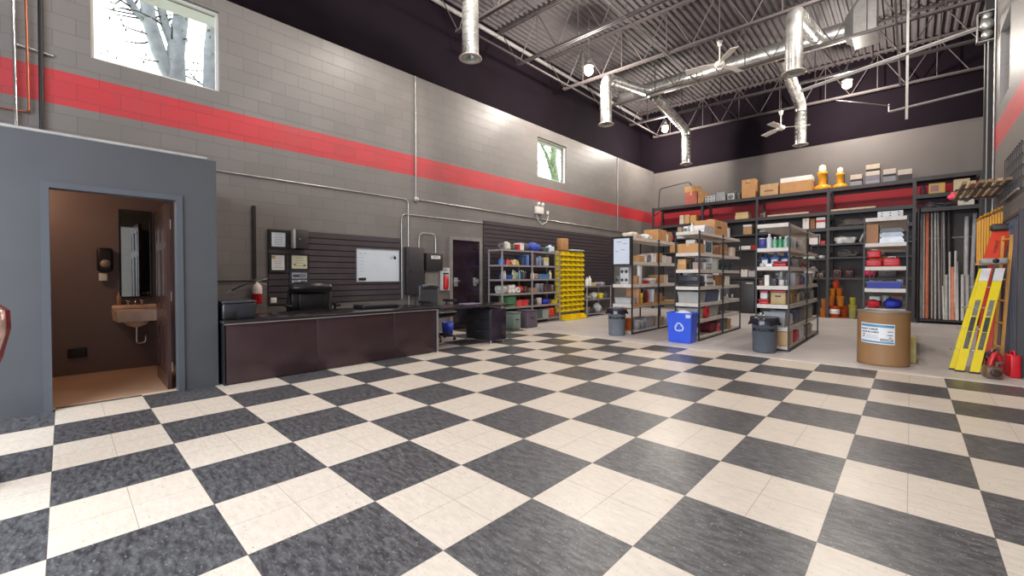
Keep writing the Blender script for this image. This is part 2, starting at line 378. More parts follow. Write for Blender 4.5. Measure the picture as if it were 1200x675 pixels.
# washroom door, swung inward
dr = struct('door_1', MB().box((0, -.018, .01), (.86, .018, 2.03)), M['black']); bm_ = mat((58, 38, 34), .25, var=.1)
dr.location = (KX-.16, -.985, 0); dr.rotation_euler = (0, 0, R(179))
dr.data.materials.clear(); dr.data.materials.append(bm_)
for s in (-1, 1):
    for (x0, x1, z0, z1) in ((.1,.4,1.62,1.92),(.46,.76,1.62,1.92),(.1,.4,.86,1.55),(.46,.76,.86,1.55),(.1,.4,.16,.76),(.46,.76,.16,.76)):
        p = MB(); y0 = s*.019; T = Tr(0, y0, 0)
        for (a, b, c, d) in ((x0, x1, z0, z0+.02), (x0, x1, z1-.02, z1), (x0, x0+.02, z0+.02, z1-.02), (x1-.02, x1, z0+.02, z1-.02)): p.box((a, -.004, c), (b, .004, d), None, T)
        p.build('panel_moulding', bm_, dr)
k = MB(); k.tube([(.80, -.02, .98), (.80, -.07, .98)], .012, 10); k.lathe([(0, 0), (.02, .0), (.03, .02), (.02, .04), (0, .045)], 14, None, Tr(.80, -.065, .98) @ Rx(R(90))); k.build('door_handle', M['chrome'], dr)
for z in (.25, 1.02, 1.8): MB().box((-.03, -.022, z-.05), (.03, -.019, z+.05)).build('hinge', mat((190, 186, 182), .3, .7), dr)
# small black double door in the left wall
dx = XL+.012; d2 = struct('door_2', MB().box((XL+.002, 4.30, 0.0), (dx+.02, 5.13, 2.07)), mat((36, 26, 38), .12, .0, var=.25, scale=3))
f = MB()
f.box((XL, 4.22, 0), (XL+.05, 4.30, 2.15)); f.box((XL, 5.13, 0), (XL+.05, 5.21, 2.15)); f.box((XL, 4.30, 2.07), (XL+.05, 5.13, 2.15)); f.build('door_frame', mat((136, 130, 126), .4), d2)
for yy in (4.40, 4.98):
    f = MB(); f.rbox((dx+.02, yy-.05, 1.0), (dx+.035, yy+.05, 1.2), .004); f.tube([(dx+.03, yy-.03, 1.12), (dx+.08, yy-.03, 1.12), (dx+.08, yy+.07, 1.12)], .01, 8); f.build('door_handle', M['galv'], d2)
for yy in (4.36, 5.07): MB().rbox((dx+.02, yy-.02, 1.05), (dx+.03, yy+.02, 1.17), .003).build('strike_plate', M['galv'], d2)

# ================================================================== CEILING THINGS
def lamp(loc, label, vis=True):
    t = thing('high_bay_lamp', label, 'ceiling lamp', loc, 0, 'high bay lamps')
    m = MB(); m.lathe([(.03, .34), (.06, .33), (.075, .22), (.05, .2), (.06, .19)], 20); m.tube([(0, 0, .33), (0, 0, 7.82+dz(loc[0])-loc[2])], .008, 6); m.build('ballast_housing', M['galv'], t)
    m = MB(); m.lathe([(.055, .2), (.10, .19), (.125, .15), (.13, .12), (.122, .12), (.115, .145), (.095, .18), (.05, .195)], 24); m.build('reflector', mat((120, 116, 110), .6), t)
    m = MB(); m.lathe([(0, -.09), (.06, -.075), (.10, -.03), (.11, .03), (.09, .09), (.05, .14), (.03, .19)], 20); m.build('bulb', emis((255, 232, 190), 30), t)
    light('lamp_light', 'POINT', (loc[0], loc[1], loc[2]-.18), LAMP_W*1.15, WARM, shadow_soft_size=.07)
lamp(tuple(P(690, 84, 1, 7.45)), 'glowing high bay lamp above the nearer hanging duct drop')
lamp((-5.0, 13.1, 6.50), 'glowing high bay lamp above the far left duct drop')
lamp((.18, 13.1, 6.50), 'glowing high bay lamp right of the far ceiling fan')
for loc in ((1.1, 7.4, 6.7), (-3.6, 3.0, 6.7), (.1, 3.0, 6.7), (-3.6, -2.2, 6.7), (.1, -2.2, 6.7)):
    light('lamp_light', 'POINT', loc, LAMP_W*(1.3 if loc[1] > 8 else (.95 if loc[1] > 0 else .3)), WARM, shadow_soft_size=.12)

def flange(m, x, y, z, r):
    m.lathe([(r+.001, z+.03), (r+.006, z+.025), (r+.055, z+.012), (r+.06, z), (r+.045, z-.008), (r-.02, z), (r-.02, z+.03)], 28, None, None, (x, y))
def rings(par, p, q, r, n):
    p, q = Vector(p), Vector(q)
    for i in range(n):
        c = p.lerp(q, (i+.5)/n); d = (q-p).normalized()*.004; MB().tube([c-d, c+d], r+.003, 20).build('seam_ring', M['duct'], par)
def arc(c, a, b, n=6):
    """quarter bend through corner c from point a to point b"""
    c, a, b = Vector(c), Vector(a), Vector(b); return [(a*(1-t)**2+c*2*t*(1-t)+b*t*t) for t in [i/n for i in range(n+1)]]
def drop(label, x, y, zb, ym, zm, r, ztop=6.42, xm=None):
    xm = x if xm is None else xm
    t = thing('duct_drop', label, 'duct', (0, 0, 0), 0, 'duct drops with flanged mouths')
    s = 1 if ym > y else -1; a = Vector((x, y, ztop-.22)); c = Vector((x, y, ztop)); b = c+(Vector((xm, ym, zm))-c).normalized()*.24
    m = MB(); m.tube([(x, y, zb), a]+arc(c, a, b)+[(xm, ym, zm)], r, 24, cap=False); m.tube([(x, y, zb+.001), a]+arc(c, a, b)+[(xm, ym, zm)], r-.006, 24, cap=False); m.build('duct_pipe', M['duct'], t)
    rings(t, (x, y, zb+.05), a, r, 7); rings(t, b, (xm, ym, zm), r, 12)
    m = MB(); flange(m, x, y, zb, r); m.build('flange', mat((176, 168, 160), .45, .3), t)
    m = MB(); m.tube([(x-r, y, zb+.03), (x+r, y, zb+.03)], .006, 6); m.tube([(x, y, zb+.03), (x, y, zb-.04)], .01, 8); m.lathe([(0, zb-.07), (.014, zb-.06), (.018, zb-.04), (0, zb-.03)], 10, None, None, (x, y)); m.build('damper_rod', M['galv'], t)
ZM = 6.97
drop('flanged galvanised duct drop hanging nearest the viewer, upper left', -4.41, 3.38, 5.22, 1.0, 6.55, .15)
drop('galvanised duct drop left of the nearer ceiling fan', -4.38, 8.05, 5.22, 10.555, ZM-.10, .147, xm=-4.45)
drop('galvanised duct drop hanging in the far left corner', -4.37, 13.45, 5.22, 10.95, ZM-.10, .15, xm=-4.4)
drop('bright galvanised duct drop hanging at the upper right', -.20, 8.1, 5.22, 10.555, ZM-.12, .15, ztop=6.40, xm=-.15)
drop('galvanised duct drop behind the upper right one, near the back wall', -.99, 13.7, 5.24, 10.95, ZM-.10, .15, ztop=6.45, xm=-.95)
t = thing('main_duct', 'large horizontal spiral duct running beneath the roof to a square plenum', 'duct', (0, 0, 0))
m = MB(); m.tube([(-5.44, 10.75, 7.03), (.35, 10.75, 6.92)], .215, 28); m.build('duct_pipe', M['duct'], t)
rings(t, (-5.42, 10.75, 7.03), (.3, 10.75, 6.92), .215, 22)
m = MB(); a = []; z0 = 6.92
c1 = [(.35, 10.75-.2, z0-.2), (.35, 10.95, z0-.2), (.35, 10.95, z0+.2), (.35, 10.55, z0+.2)]; c2 = [(.52, 10.4, z0-.3), (.52, 11.1, z0-.3), (.52, 11.1, z0+.4), (.52, 10.4, z0+.4)]
m.add(c1+c2, [(0, 1, 5, 4), (1, 2, 6, 5), (2, 3, 7, 6), (3, 0, 4, 7), (0, 3, 2, 1)]); m.box((.52, 10.4, z0-.3), (.92, 11.1, 7.66)); m.box((.50, 10.38, z0-.33), (.94, 11.12, z0-.28)); m.build('plenum_box', M['galv'], t)

def fan(loc, rz, label, rl, bl=.74, hang=None):
    t = thing('ceiling_fan', label, 'ceiling fan', loc, rz, None)
    wm = mat((236, 230, 222), .4, var=0)
    m = MB(); m.lathe([(0, -.07), (.06, -.065), (.10, -.04), (.11, 0), (.10, .04), (.05, .06), (.02, .1)], 24); m.build('motor_housing', wm, t)
    m = MB(); m.tube([(0, 0, .08), (0, 0, rl)], .014, 10); m.build('down_rod', wm, t)
    m = MB(); m.lathe([(.02, rl-.12), (.04, rl-.1), (.065, rl), (0, rl)], 20); m.build('canopy', wm, t)
    if hang: MB().tube([(0, 0, rl), (0, 0, hang)], .006, 6).build('hanger_rod', M['joist'], t)
    for k in range(3):
        T = Rz(2*PI*k/3); m = MB(); vs = []; n = 8
        for i in range(n+1):
            x = .09+(bl-.09)*i/n; w = .035+.055*min(1, i/3); z = .005-.02*(i/n); tw = .018
            vs += [(x, -w, z-tw), (x, w, z+tw), (x, w, z+tw+.007), (x, -w, z-tw+.007)]
        fs = [(3, 2, 1, 0), (4*n, 4*n+1, 4*n+2, 4*n+3)]
        for i in range(n):
            for q in range(4): fs.append((4*i+q, 4*i+(q+1) % 4, 4*i+4+(q+1) % 4, 4*i+4+q))
        m.add(vs, fs, False, None, T); m.build('blade', wm, t)
fan((-1.77, 8.7, 6.15), R(70), 'white three-blade ceiling fan in front of the big duct', .52)
fan(tuple(P(915, 150, 1, 12.9)), R(20), 'white three-blade ceiling fan further away near the back wall', .5, .72, 1.75)

# overhead door track, hoist and chain
t = thing('overhead_door_track', 'long sloping steel track of the overhead door, running below the roof', 'door track', (0, 0, 0))
a = P(938, 106, 1, 9.45); b = P(1147, 32, 1, 9.45); m = MB()
for off in (0, .09): m.tube([a+Vector((0, off, 0)), b+Vector((0, off, 0))], .022, 8)
m.build('upper_track', M['beam'], t)
a = P(1042, 131, 1, 13.1); b = P(1168, 100, 1, 13.1); MB().tube([a, b], .03, 8).build('lower_track', M['beam'], t)
m = MB(); a = P(1062, 140, 1, 9.5); m.box((a.x-.02, 9.48, a.z), (a.x+.025, 9.5, 7.75)); m.box((a.x-.02, 9.48, a.z), (a.x-.015, 9.54, 7.75)); m.build('hanger_angle', M['beam'], t)
m = MB(); m.tube([P(1042, 131, 1, 13.1), P(1042, 122, 1, 13.1)], .02, 8); m.build('end_stop', M['beam'], t)
MB().tube([P(980, 118, 1, 13.0), P(1042, 124, 1, 13.0)], .015, 8).build('sway_brace', M['joist'], t)
t = thing('chain_hoist', 'grey door hoist with wheels high on the right wall, above its chain', 'hoist', (2.42, 9.15, 5.3))
m = MB(); m.box((-.1, .0, -.02), (-.085, .12, .5)); m.box((-.1, 0, -.02), (.12, .12, 0)); m.box((-.1, 0, .48), (.12, .12, .5)); m.build('bracket', M['galv'], t)
for z, r in ((.1, .07), (.27, .09), (.41, .06)): MB().lathe([(0, -.05), (r, -.05), (r, -.03), (r*.7, -.02), (r*.7, .02), (r, .03), (r, .05), (0, .05)], 20, None, Tr(.02, .05, z) @ Rx(R(90))).build('sprocket', M['galv'], t)
t = tag(MB().tube([(0, 0, 0), (0, 0, 3.4)], .009, 8).build('hoist_chain', mat((150, 146, 140), .5, .3)), 'steel chain hanging below the door hoist beside the black column', 'chain'); t.location = (2.455, 9.12, 1.86)
m = MB(); m.box((2.43, 9.3, 0), (2.545, 9.38, 7.4)); o = struct('trim_5', m, M['black'])
t = tag(MB().tube([(2.53, 9.1, 2.2), (2.53, 9.1, 7.4)], .013, 10).build('conduit_pipe', M['galv']), 'pale vertical conduit on the right wall beside the hoist chain', 'pipe')

# trees outside
def tree(name, label, trunks, m, leaves=None):
    t = thing(name, label, 'tree', (0, 0, 0))
    for q in trunks: MB().tube([Vector(p) for p in q[0]], q[1], 9).build('trunk', m, t)
    rr = random.Random(3); tw = MB()
    for q in trunks:
        for i in range(10):
            f = rr.random(); k = min(len(q[0])-2, int(f*(len(q[0])-1))); p = Vector(q[0][k]).lerp(Vector(q[0][k+1]), rr.random())
            pts = [p]; d = Vector((rr.uniform(-.3, .3), rr.uniform(-1, 1), rr.uniform(-.2, .9))).normalized()
            for j in range(4): pts.append(pts[-1]+d*rr.uniform(.12, .28)); d = (d+Vector((rr.uniform(-.3, .3), rr.uniform(-.6, .6), rr.uniform(-.5, .5)))).normalized()
            tw.tube(pts, [.022, .016, .012, .008, .004], 5)
    tw.build('twig', mat((90, 90, 84), .9), t)
    if leaves:
        l = MB()
        for i in range(leaves[0]):
            c = Vector([rr.uniform(a, b) for a, b in leaves[1]]); s = leaves[2]; T = Matrix.Translation(c) @ Euler((rr.uniform(0, 6), rr.uniform(0, 6), 0)).to_matrix().to_4x4()
            l.add([(-s, 0, 0), (0, -s*.5, 0), (s, 0, 0), (0, s*.5, 0)], [(0, 1, 2, 3)], False, None, T)
        o = l.build('foliage', leaves[3], t)
def Q(X, *uv): return [P(u, v, 0, X) for u, v in uv]
br = M['hazy_bark']
X = -9.5
g0 = P(212, 60, 0, X); base = Vector((X, g0.y-.1, -.1))
tree('tree', 'bare grey tree forking beyond the large upper left window',
     [([base, base+Vector((0, .0, 3.2))]+Q(X, (205, 100), (206, 60), (212, 20), (209, -30)), [.28, .24, .19, .15, .13, .1]),
      (Q(X, (202, 92), (186, 60), (175, 25), (169, -20)), [.15, .13, .12, .1]), (Q(X, (176, 30), (160, 14), (146, -8)), [.08, .07, .06]),
      (Q(X, (205, 58), (193, 28), (185, -12)), [.09, .08, .07]), (Q(X, (247, 118), (247, 60), (250, 30), (253, 0)), [.15, .13, .12, .1])], br,
     (260, ((X-.5, X+.6), (P(110, 50, 0, X).y, P(250, 50, 0, X).y), (4.4, 7.5)), .04, mat((120, 130, 70), .8)))
X = -11
g0 = P(652, 200, 0, X); base = Vector((X, g0.y, -.1))
tree('tree', 'leafy green tree outside the small far window',
     [([base]+Q(X, (652, 222), (648, 190), (650, 160), (652, 140)), [.3, .22, .16, .12, .08]), (Q(X, (648, 205), (640, 180), (632, 165)), [.1, .07, .04])], mat((130, 140, 120), .9, var=.2),
     (900, ((X-.5, X+.8), (P(628, 190, 0, X).y, P(668, 190, 0, X).y), (4.5, 8.0)), .06, mat((130, 165, 90), .8)))
# ================================================================== RECEPTION SIDE
t = thing('reception_desk', 'long dark brown reception desk with black top beside the washroom wall', 'desk', (0, 0, 0))
m = MB()
for a, b in ((-.535, .48), (.483, 1.60), (1.603, 2.35)): m.rbox((-4.125, a, .015), (-4.10, b, .70), .003)
m.build('front_panel', M['desk'], t)
for y in (-.54, 2.352): MB().box((-4.93, y, 0), (-4.10, y+.018, .70)).build('side_panel', M['black'], t)
m = MB(); m.rbox((-4.97, -.555, .70), (-4.07, 2.38, .735), .005); m.build('desk_top', M['desktop'], t)
MB().box((-4.099, -.54, .69), (-4.066, 2.375, .70)).build('edge_trim', mat((150, 140, 138), .35, .3), t)
MB().box((-4.13, 2.372, 0), (-4.085, 2.40, .70)).build('corner_post', M['galv'], t)
t = thing('printer', 'black compact printer on the desk end against the washroom wall', 'printer', (-4.40, -.36, .7355), 0)
m = MB(); m.rbox((-.2, -.17, 0), (.2, .17, .19), .02); m.build('body', mat((36, 37, 42), .4), t)
m = MB(); m.rbox((.2, -.165, .02), (.215, -.05, .1), .004); m.build('control_panel', M['black'], t)
m = MB(); m.rbox((-.21, -.175, .19), (.21, .175, .215), .008); m.build('lid', mat((52, 54, 60), .35), t)
t = tag(MB().rbox((-4.9, 1.35, .7355), (-4.55, 1.95, .79), .01).build('document_tray', M['black']), 'low black tray lying on the reception desk top', 'tray')

def office_chair(loc, rz, label, big=True):
    t = thing('office_chair', label, 'chair', loc, rz); L = M['leather']; bl = M['black']
    for k in range(5):
        a = 2*PI*k/5+.3; m = MB(); m.tube([(0, 0, .11), (.17*math.cos(a), .17*math.sin(a), .10), (.30*math.cos(a), .30*math.sin(a), .07)], [.03, .022, .015], 8)
        lg = m.build('leg', bl, t); c = MB(); c.lathe([(0, -.012), (.028, -.012), (.028, .012), (0, .012)], 14, None, Tr(.30*math.cos(a), .30*math.sin(a), .0285) @ Rz(a) @ Rx(R(90))); c.build('caster', bl, lg)
    MB().tube([(0, 0, .1), (0, 0, .44)], .025, 12).build('gas_lift', M['chrome'], t)
    m = MB(); m.rbox((-.26, -.27, .43), (.26, .25, .54), .05, n=4); m.build('seat', L, t)
    if big:
        m = MB(); m.rbox((-.26, .20, .52), (.26, .28, .90), .035, n=4); m.rbox((-.16, .17, .56), (.16, .215, .88), .02, n=3); m.build('backrest', L, t)
        m = MB(); m.tube([(-.27, .19, .96), (-.2, .17, .965), (0, .165, .965), (.2, .17, .965), (.27, .19, .96)], [.06, .085, .09, .085, .06], 16); m.build('headrest', L, t)
        for s in (-1, 1):
            m = MB(); m.tube([(s*.27, .24, .93), (s*.29, .2, .78), (s*.27, .22, .60)], .018, 8); m.build('back_frame', M['chrome'] if 0 else bl, t)
    else:
        m = MB(); m.rbox((-.23, .20, .62), (.23, .25, 1.00), .035, n=4); m.tube([(-.2, .19, .97), (0, .17, 1.0), (.2, .19, .97)], .04, 12); m.build('backrest', mat((70, 70, 74), .35), t)
        MB().tube([(0, .0, .42), (0, .24, .5), (0, .26, .75)], .022, 8).build('back_post', bl, t)
    for s in (-1, 1):
        m = MB(); m.tube([(s*.25, .14, .46), (s*.31, .12, .55), (s*.31, .05, .70)], .016, 8); m.rbox((s*.31-.035, -.17, .69), (s*.31+.035, .14, .735), .018, n=3); m.build('armrest', bl, t)
    return t
p = P(367, 345, 0, -5.40); _c = office_chair((-5.42, p.y, 0), R(78), 'black leather office chair with a rolled headrest behind the reception desk'); _c.scale = (1.12, 1.12, 1.09)
_c = office_chair((-5.14, 3.16, 0), R(100), 'grey-backed office chair on casters beside the second desk', False); _c.scale = (1.08, 1.08, 1.06)

t = thing('writing_desk', 'thin dark second desk between the reception desk and the grey shelving', 'desk', (0, 0, 0))
MB().rbox((-4.74, 2.43, .68), (-4.02, 4.12, .712), .006).build('desk_top', M['desktop'], t)
for (x, y) in ((-4.68, 4.06), (-4.68, 2.52)): MB().tube([(x, y, 0), (x, y, .68)], .02, 10).build('leg', M['black'], t)
t = thing('drawer_pedestal', 'dark purple-black drawer pedestal on casters under the second desk', 'cabinet', (-4.40, 3.75, 0))
pm = mat((44, 34, 48), .25, var=.2, scale=4)
m = MB(); m.rbox((-.34, -.2, .05), (.34, .2, .63), .006); m.build('body', pm, t)
for z0, z1 in ((.07, .24), (.25, .42), (.43, .61)): d = MB().rbox((-.33, -.216, z0), (.33, -.201, z1), .004).build('drawer', M['black'], t); MB().rbox((-.06, -.226, z1-.04), (.06, -.2165, z1-.025), .002).build('drawer_pull', M['rackgry'], d)
for sx in (-.28, .30):
    for sy in (-.16, .16): MB().lathe([(0, 0), (.02, 0), (.022, .04), (0, .05)], 12, None, None, (sx, sy)).build('caster', M['galv'], t)
m = tag(MB().rbox((-.02, -.04, 0), (.02, .04, .0), .001).build('clip', M['black']) if 0 else MB().lathe([(0, 0), (.10, 0), (.125, .29), (.115, .29), (.092, .01), (0, .01)], 20).build('waste_bin', mat((44, 70, 190), .4)), 'small blue waste bin on the floor behind the grey-backed office chair', 'bin'); m.location = (-5.42, 3.62, 0)
tag(MB().rbox((-4.55, 3.2, .7125), (-4.3, 3.55, .735), .006).build('folder', mat((120, 110, 135), .5)), 'flat grey-violet folder on the second desk top', 'folder')

# slatwall panels
def slatwall(name, label, y0, y1, z0, z1, wear=0):
    t = thing(name, label, 'wall panel', (0, 0, 0)); m = MB(); m.box((XL+.002, y0, z0), (XL+.012, y1, z1)); m.build('backing', M['black'], t)
    n = round((z1-z0)/.105); h = (z1-z0)/n; m = MB()
    for i in range(n): m.box((XL+.012, y0, z0+i*h+.010), (XL+.030, y1, z0+(i+1)*h-.005))
    o = m.build('slat', M['slat'], t); o['kind'] = 'stuff'; return t
slatwall('slatwall_panel', 'dark slatwall panel behind the reception desk, holding the whiteboard and frames', .52, 2.96, .76, 2.01)
slatwall('slatwall_panel', 'larger dark slatwall panel on the wall behind the grey shelving', 5.28, 11.5, .12, 2.60)
SX = XL+.031
def wall_rect(u0, v0, u1, v1, X=SX):
    a, b = P(u0, v0, 0, X), P(u1, v1, 0, X); return a.y, b.y, b.z, a.z
def picture(box, label, cat, name, frame_m, fw_, page_m, extra=None, depth=.02):
    y0, y1, z0, z1 = box; t = thing(name, label, cat, (SX, 0, 0)); f = fw_
    m = MB(); m.box((0, y0, z0), (depth, y0+f, z1)); m.box((0, y1-f, z0), (depth, y1, z1)); m.box((0, y0+f, z0), (depth, y1-f, z0+f)); m.box((0, y0+f, z1-f), (depth, y1-f, z1)); m.build('frame', frame_m, t)
    MB().box((.001, y0+f, z0+f), (depth*.6, y1-f, z1-f)).build('page', page_m, t)
    if extra: extra(t, y0+f, y1-f, z0+f, z1-f, depth*.6)
    return t
ink = mat((96, 100, 120), .7, var=0)
def lines(n, w=.7, cm=ink, badge=None):
    def fn(t, y0, y1, z0, z1, d):
        m = MB(); rr = random.Random(n)
        for i in range(n):
            z = z1-(z1-z0)*(i+1)/(n+1.2); a = (y1-y0)*rr.uniform(.5, w)/2; c = (y0+y1)/2; m.box((d, c-a, z-.003), (d+.0008, c+a, z+.003))
        m.build('printed_lines', cm, t)
        if badge:
            for (by, bz, s, c) in badge: MB().box((d, y0+(y1-y0)*by-s, z0+(z1-z0)*bz-s*.7), (d+.0012, y0+(y1-y0)*by+s, z0+(z1-z0)*bz+s*.7)).build('seal', mat(c, .5), t)
    return fn
bf = mat((30, 42, 42), .35, var=0)
picture(wall_rect(315, 269, 337, 292), 'black framed white certificate, top left of the framed group', 'picture', 'certificate', bf, .035, mat((214, 220, 234), .6, var=.02), lines(7, .9))
picture(wall_rect(315, 296, 336, 319), 'black framed certificate with a gold corner, directly below the top left one', 'picture', 'certificate', bf, .035, mat((226, 224, 224), .6, var=.02), lines(6, .8, badge=[(.15, .85, .03, (176, 150, 84))]))
picture(wall_rect(339, 297, 362, 317), 'black framed cream landscape certificate below the small wall cabinet', 'picture', 'certificate', bf, .03, mat((206, 202, 178), .6, var=.02), lines(4, .7, mat((130, 136, 110), .7, var=0), [(.2, .3, .02, (120, 130, 110)), (.82, .25, .018, (50, 60, 60))]))
def photo(t, y0, y1, z0, z1, d):
    for (a, b, c, e, col) in ((.05, .5, .55, .85, (70, 80, 96)), (.5, .95, .5, .9, (120, 128, 140)), (.0, 1, .3, .45, (60, 64, 72)), (.1, .45, .1, .3, (150, 156, 165)), (.55, .9, .1, .25, (90, 96, 105))):
        MB().box((d, y0+(y1-y0)*a, z0+(z1-z0)*c), (d+.001+c*.001, y0+(y1-y0)*b, z0+(z1-z0)*e)).build('photo_detail', mat(col, .5, var=.3, scale=30), t)
picture(wall_rect(339, 317, 362, 334), 'framed grey photograph lowest of the group, above the office chair headrest', 'picture', 'photograph', mat((60, 58, 64), .4), .035, mat((205, 208, 214), .4), photo)
y0, y1, z0, z1 = wall_rect(337, 269, 358, 292); t = thing('wall_cabinet', 'small black metal cabinet on the slatwall beside the top certificate', 'cabinet', (SX, 0, 0))
MB().rbox((0, y0+.08, z0), (.13, y1, z1), .004).build('body', mat((52, 48, 50), .45), t); MB().rbox((.02, y0+.04, z0+.0), (.135, y0+.079, z1), .003).build('side_edge', mat((170, 168, 165), .4), t)
MB().lathe([(0, 0), (.012, 0), (.012, .02), (0, .02)], 12, None, Tr(.13, y0+.14, (z0+z1)/2) @ Ry(R(90))).build('lock', M['chrome'], t)
def wbx(t, y0, y1, z0, z1, d):
    rr = random.Random(5); wm_ = mat((170, 176, 196), .7, var=0)
    class _B:
        def box(s, a, b): MB().box(a, b).build('marker_writing', wm_, t)
        def build(s, *a): pass
    m = _B()
    for i in range(7):
        z = z1-.1-i*.065; m.box((d, y0+.04, z), (d+.0008, y0+.04+rr.uniform(.06, .12), z+.008))
    for i in range(5): m.box((d, y1-.2+rr.uniform(0, .1), z1-.14+rr.uniform(-.05, .05)), (d+.0008, y1-.06, z1-.13+rr.uniform(-.03, .04)))
    for i in range(2): m.box((d, y0+.04+i*.1, z1-.08), (d+.0008, y0+.1+i*.1, z1-.065))
    m.build('marker_writing', mat((170, 176, 196), .7, var=0), t); MB().rbox((d, y0+.03, z0+.02), (d+.025, y0+.17, z0+.07), .004).build('eraser', M['black'], t)
picture(wall_rect(417, 291, 467.5, 330), 'white marker board mounted on the slatwall above the reception desk', 'whiteboard', 'whiteboard', mat((176, 180, 184), .3, .5), .012, mat((206, 214, 222), .12, var=.03, scale=3), wbx)
y0, y1, z0, z1 = wall_rect(317, 349, 324, 355); tag(MB().rbox((SX, y0, z0), (SX+.01, y1, z1), .002).build('wall_outlet', M['white']), 'small white outlet plate at the lower left corner of the slatwall', 'outlet')

# conduits and boxes on the left wall
def pipe(label, pts, r=.014, m=None, name='conduit_pipe', cat='pipe', group=None):
    return tag(MB().tube(pts, r, 10).build(name, m or M['galv']), label, cat, group)
X1 = XL+.02
def bend(pts, rad=.12):
    pts = [Vector(p) for p in pts]; out = [pts[0]]
    for i in range(1, len(pts)-1):
        a = pts[i]+(pts[i-1]-pts[i]).normalized()*rad; b = pts[i]+(pts[i+1]-pts[i]).normalized()*rad; out += arc(pts[i], a, b, 5)
    return out+[pts[-1]]
pipe('long pale conduit from the washroom corner, bending down into the electrical panel', bend([(X1, -.5, 2.83), (X1, 3.16, 2.83), (X1, 3.16, 1.86)]))
pipe('pale conduit running from the grey junction box toward the back corner', [(X1, 3.40, 2.86), (X1, 12.1, 2.83)])
pipe('thin vertical conduit rising from the junction box past the red stripe', [(X1, 3.34, 2.9), (X1, 3.34, 5.44)])
t = tag(MB().rbox((XL+.001, 3.29, 2.81), (XL+.05, 3.395, 2.90), .004).build('junction_box', M['galv']), 'small grey junction box where the vertical conduit meets the horizontal one', 'electrical box')
pipe('lower pale conduit bending up beside the slatwall and across above the black door', bend([(X1, 3.0, .76), (X1, 3.0, 2.52), (X1, 5.26, 2.53)]))
pipe('vertical conduit on the far left wall behind the whiteboard rack', [(X1, 11.75, 2.86), (X1, 11.75, 5.44)])
y0, y1, z0, z1 = 3.06, 3.47, .84, 1.84
t = thing('electrical_panel', 'tall dark grey electrical panel between whiteboard and black door', 'electrical panel', (XL, 0, 0))
MB().rbox((.001, y0, z0), (.12, y1, z1), .005).build('enclosure', mat((58, 54, 57), .5), t); MB().rbox((.121, y0+.03, z0+.03), (.135, y1-.03, z1-.03), .004).build('door', mat((50, 46, 50), .45), t)
MB().rbox((.136, y0+.06, 1.3), (.15, y0+.08, 1.38), .003).build('latch', M['black'], t)
for y in (y0+.08, y0+.2, y0+.28): pass
pipe('short pale conduit leaving the bottom of the electrical panel', [(X1+.01, 3.16, .05), (X1+.01, 3.16, .835)])
pipe('short dark conduit leaving the bottom of the electrical panel', [(X1+.01, 3.32, .05), (X1+.01, 3.32, .835)], m=M['rackgry'])
pipe('pale conduit loop arching from the electrical panel to the small black box', bend([(X1+.03, 3.40, 1.845), (X1+.03, 3.40, 2.16), (X1+.03, 3.83, 2.16), (X1+.03, 3.83, 1.745)], .13), .016)
t = thing('control_box', 'small black control box with a white lettered label beside the electrical panel', 'electrical box', (XL, 0, 0))
MB().rbox((.001, 3.54, 1.36), (.13, 3.96, 1.73), .006).build('enclosure', mat((44, 42, 44), .45), t); MB().box((.1305, 3.65, 1.61), (.132, 3.89, 1.68)).build('label_plate', M['paper'], t)
text_mb('GPMC', .062, M['black'], Tr(.1325, 3.77, 1.645) @ FACE_X).build('lettering', None, t)
t = thing('extinguisher_cabinet', 'white wall cabinet holding a red extinguisher, left of the black door', 'cabinet', (XL, 0, 0))
m = MB(); m.box((.001, 3.98, .92), (.02, 4.18, 1.42)); m.box((.02, 3.98, .92), (.09, 3.995, 1.42)); m.box((.02, 4.165, .92), (.09, 4.18, 1.42)); m.box((.02, 3.995, .92), (.09, 4.165, .935)); m.box((.02, 3.995, 1.405), (.09, 4.165, 1.42)); m.build('body', M['white'], t)
m = MB(); m.lathe([(0, .94), (.05, .94), (.055, .97), (.055, 1.18), (.03, 1.24), (0, 1.25)], 18, None, Tr(.078, 4.08, 0)); m.build('red_cylinder', M['red'], t)
MB().rbox((.04, 4.02, 1.28), (.1, 4.14, 1.31), .005).build('handle', M['black'], t)
t = tag(MB().rbox((XL+.001, 3.55, .62), (XL+.035, 3.92, 1.33), .004).build('cover_plate', mat((128, 124, 118), .35, .2)), 'plain grey metal cover plate under the small black control box', 'wall plate')
t = tag(MB().box((XL+.001, .30, 1.2), (XL+.035, .345, 2.36)).build('wire_channel', M['black']), 'vertical black wire channel on the wall above the fire extinguisher', 'cable channel')
pipe('thin dark horizontal pipe on the wall beside the fire extinguisher', [(X1, -.5, 1.16), (X1, .50, 1.17)], .01, M['rackblk'])
t = thing('fire_extinguisher', 'red fire extinguisher with black hose hanging on the block wall', 'fire extinguisher', (XL+.10, .335, .80))
m = MB(); m.lathe([(0, 0), (.06, 0), (.07, .02), (.07, .16), (.071, .161)], 22); m.build('cylinder', M['red'], t)
m = MB(); m.lathe([(.0705, .161), (.0705, .26), (.055, .30), (.025, .325), (.02, .34), (0, .34)], 22); m.build('white_label_band', mat((216, 200, 196), .4), t)
m = MB(); m.tube([(0, -.02, .35), (.02, .05, .37), (.04, .14, .40)], .010, 8); m.tube([(0, -.02, .34), (.02, .05, .33), (.04, .13, .30)], .008, 8); m.build('handle', M['galv'], t)
m = MB(); m.tube([(0, -.02, .34), (.03, -.12, .33), (.05, -.25, .28), (.05, -.36, .22)], .012, 8); m.build('hose', M['black'], t); MB().tube([(.05, -.36, .22), (.05, -.42, .185)], .016, 8).build('nozzle', M['galv'], t)
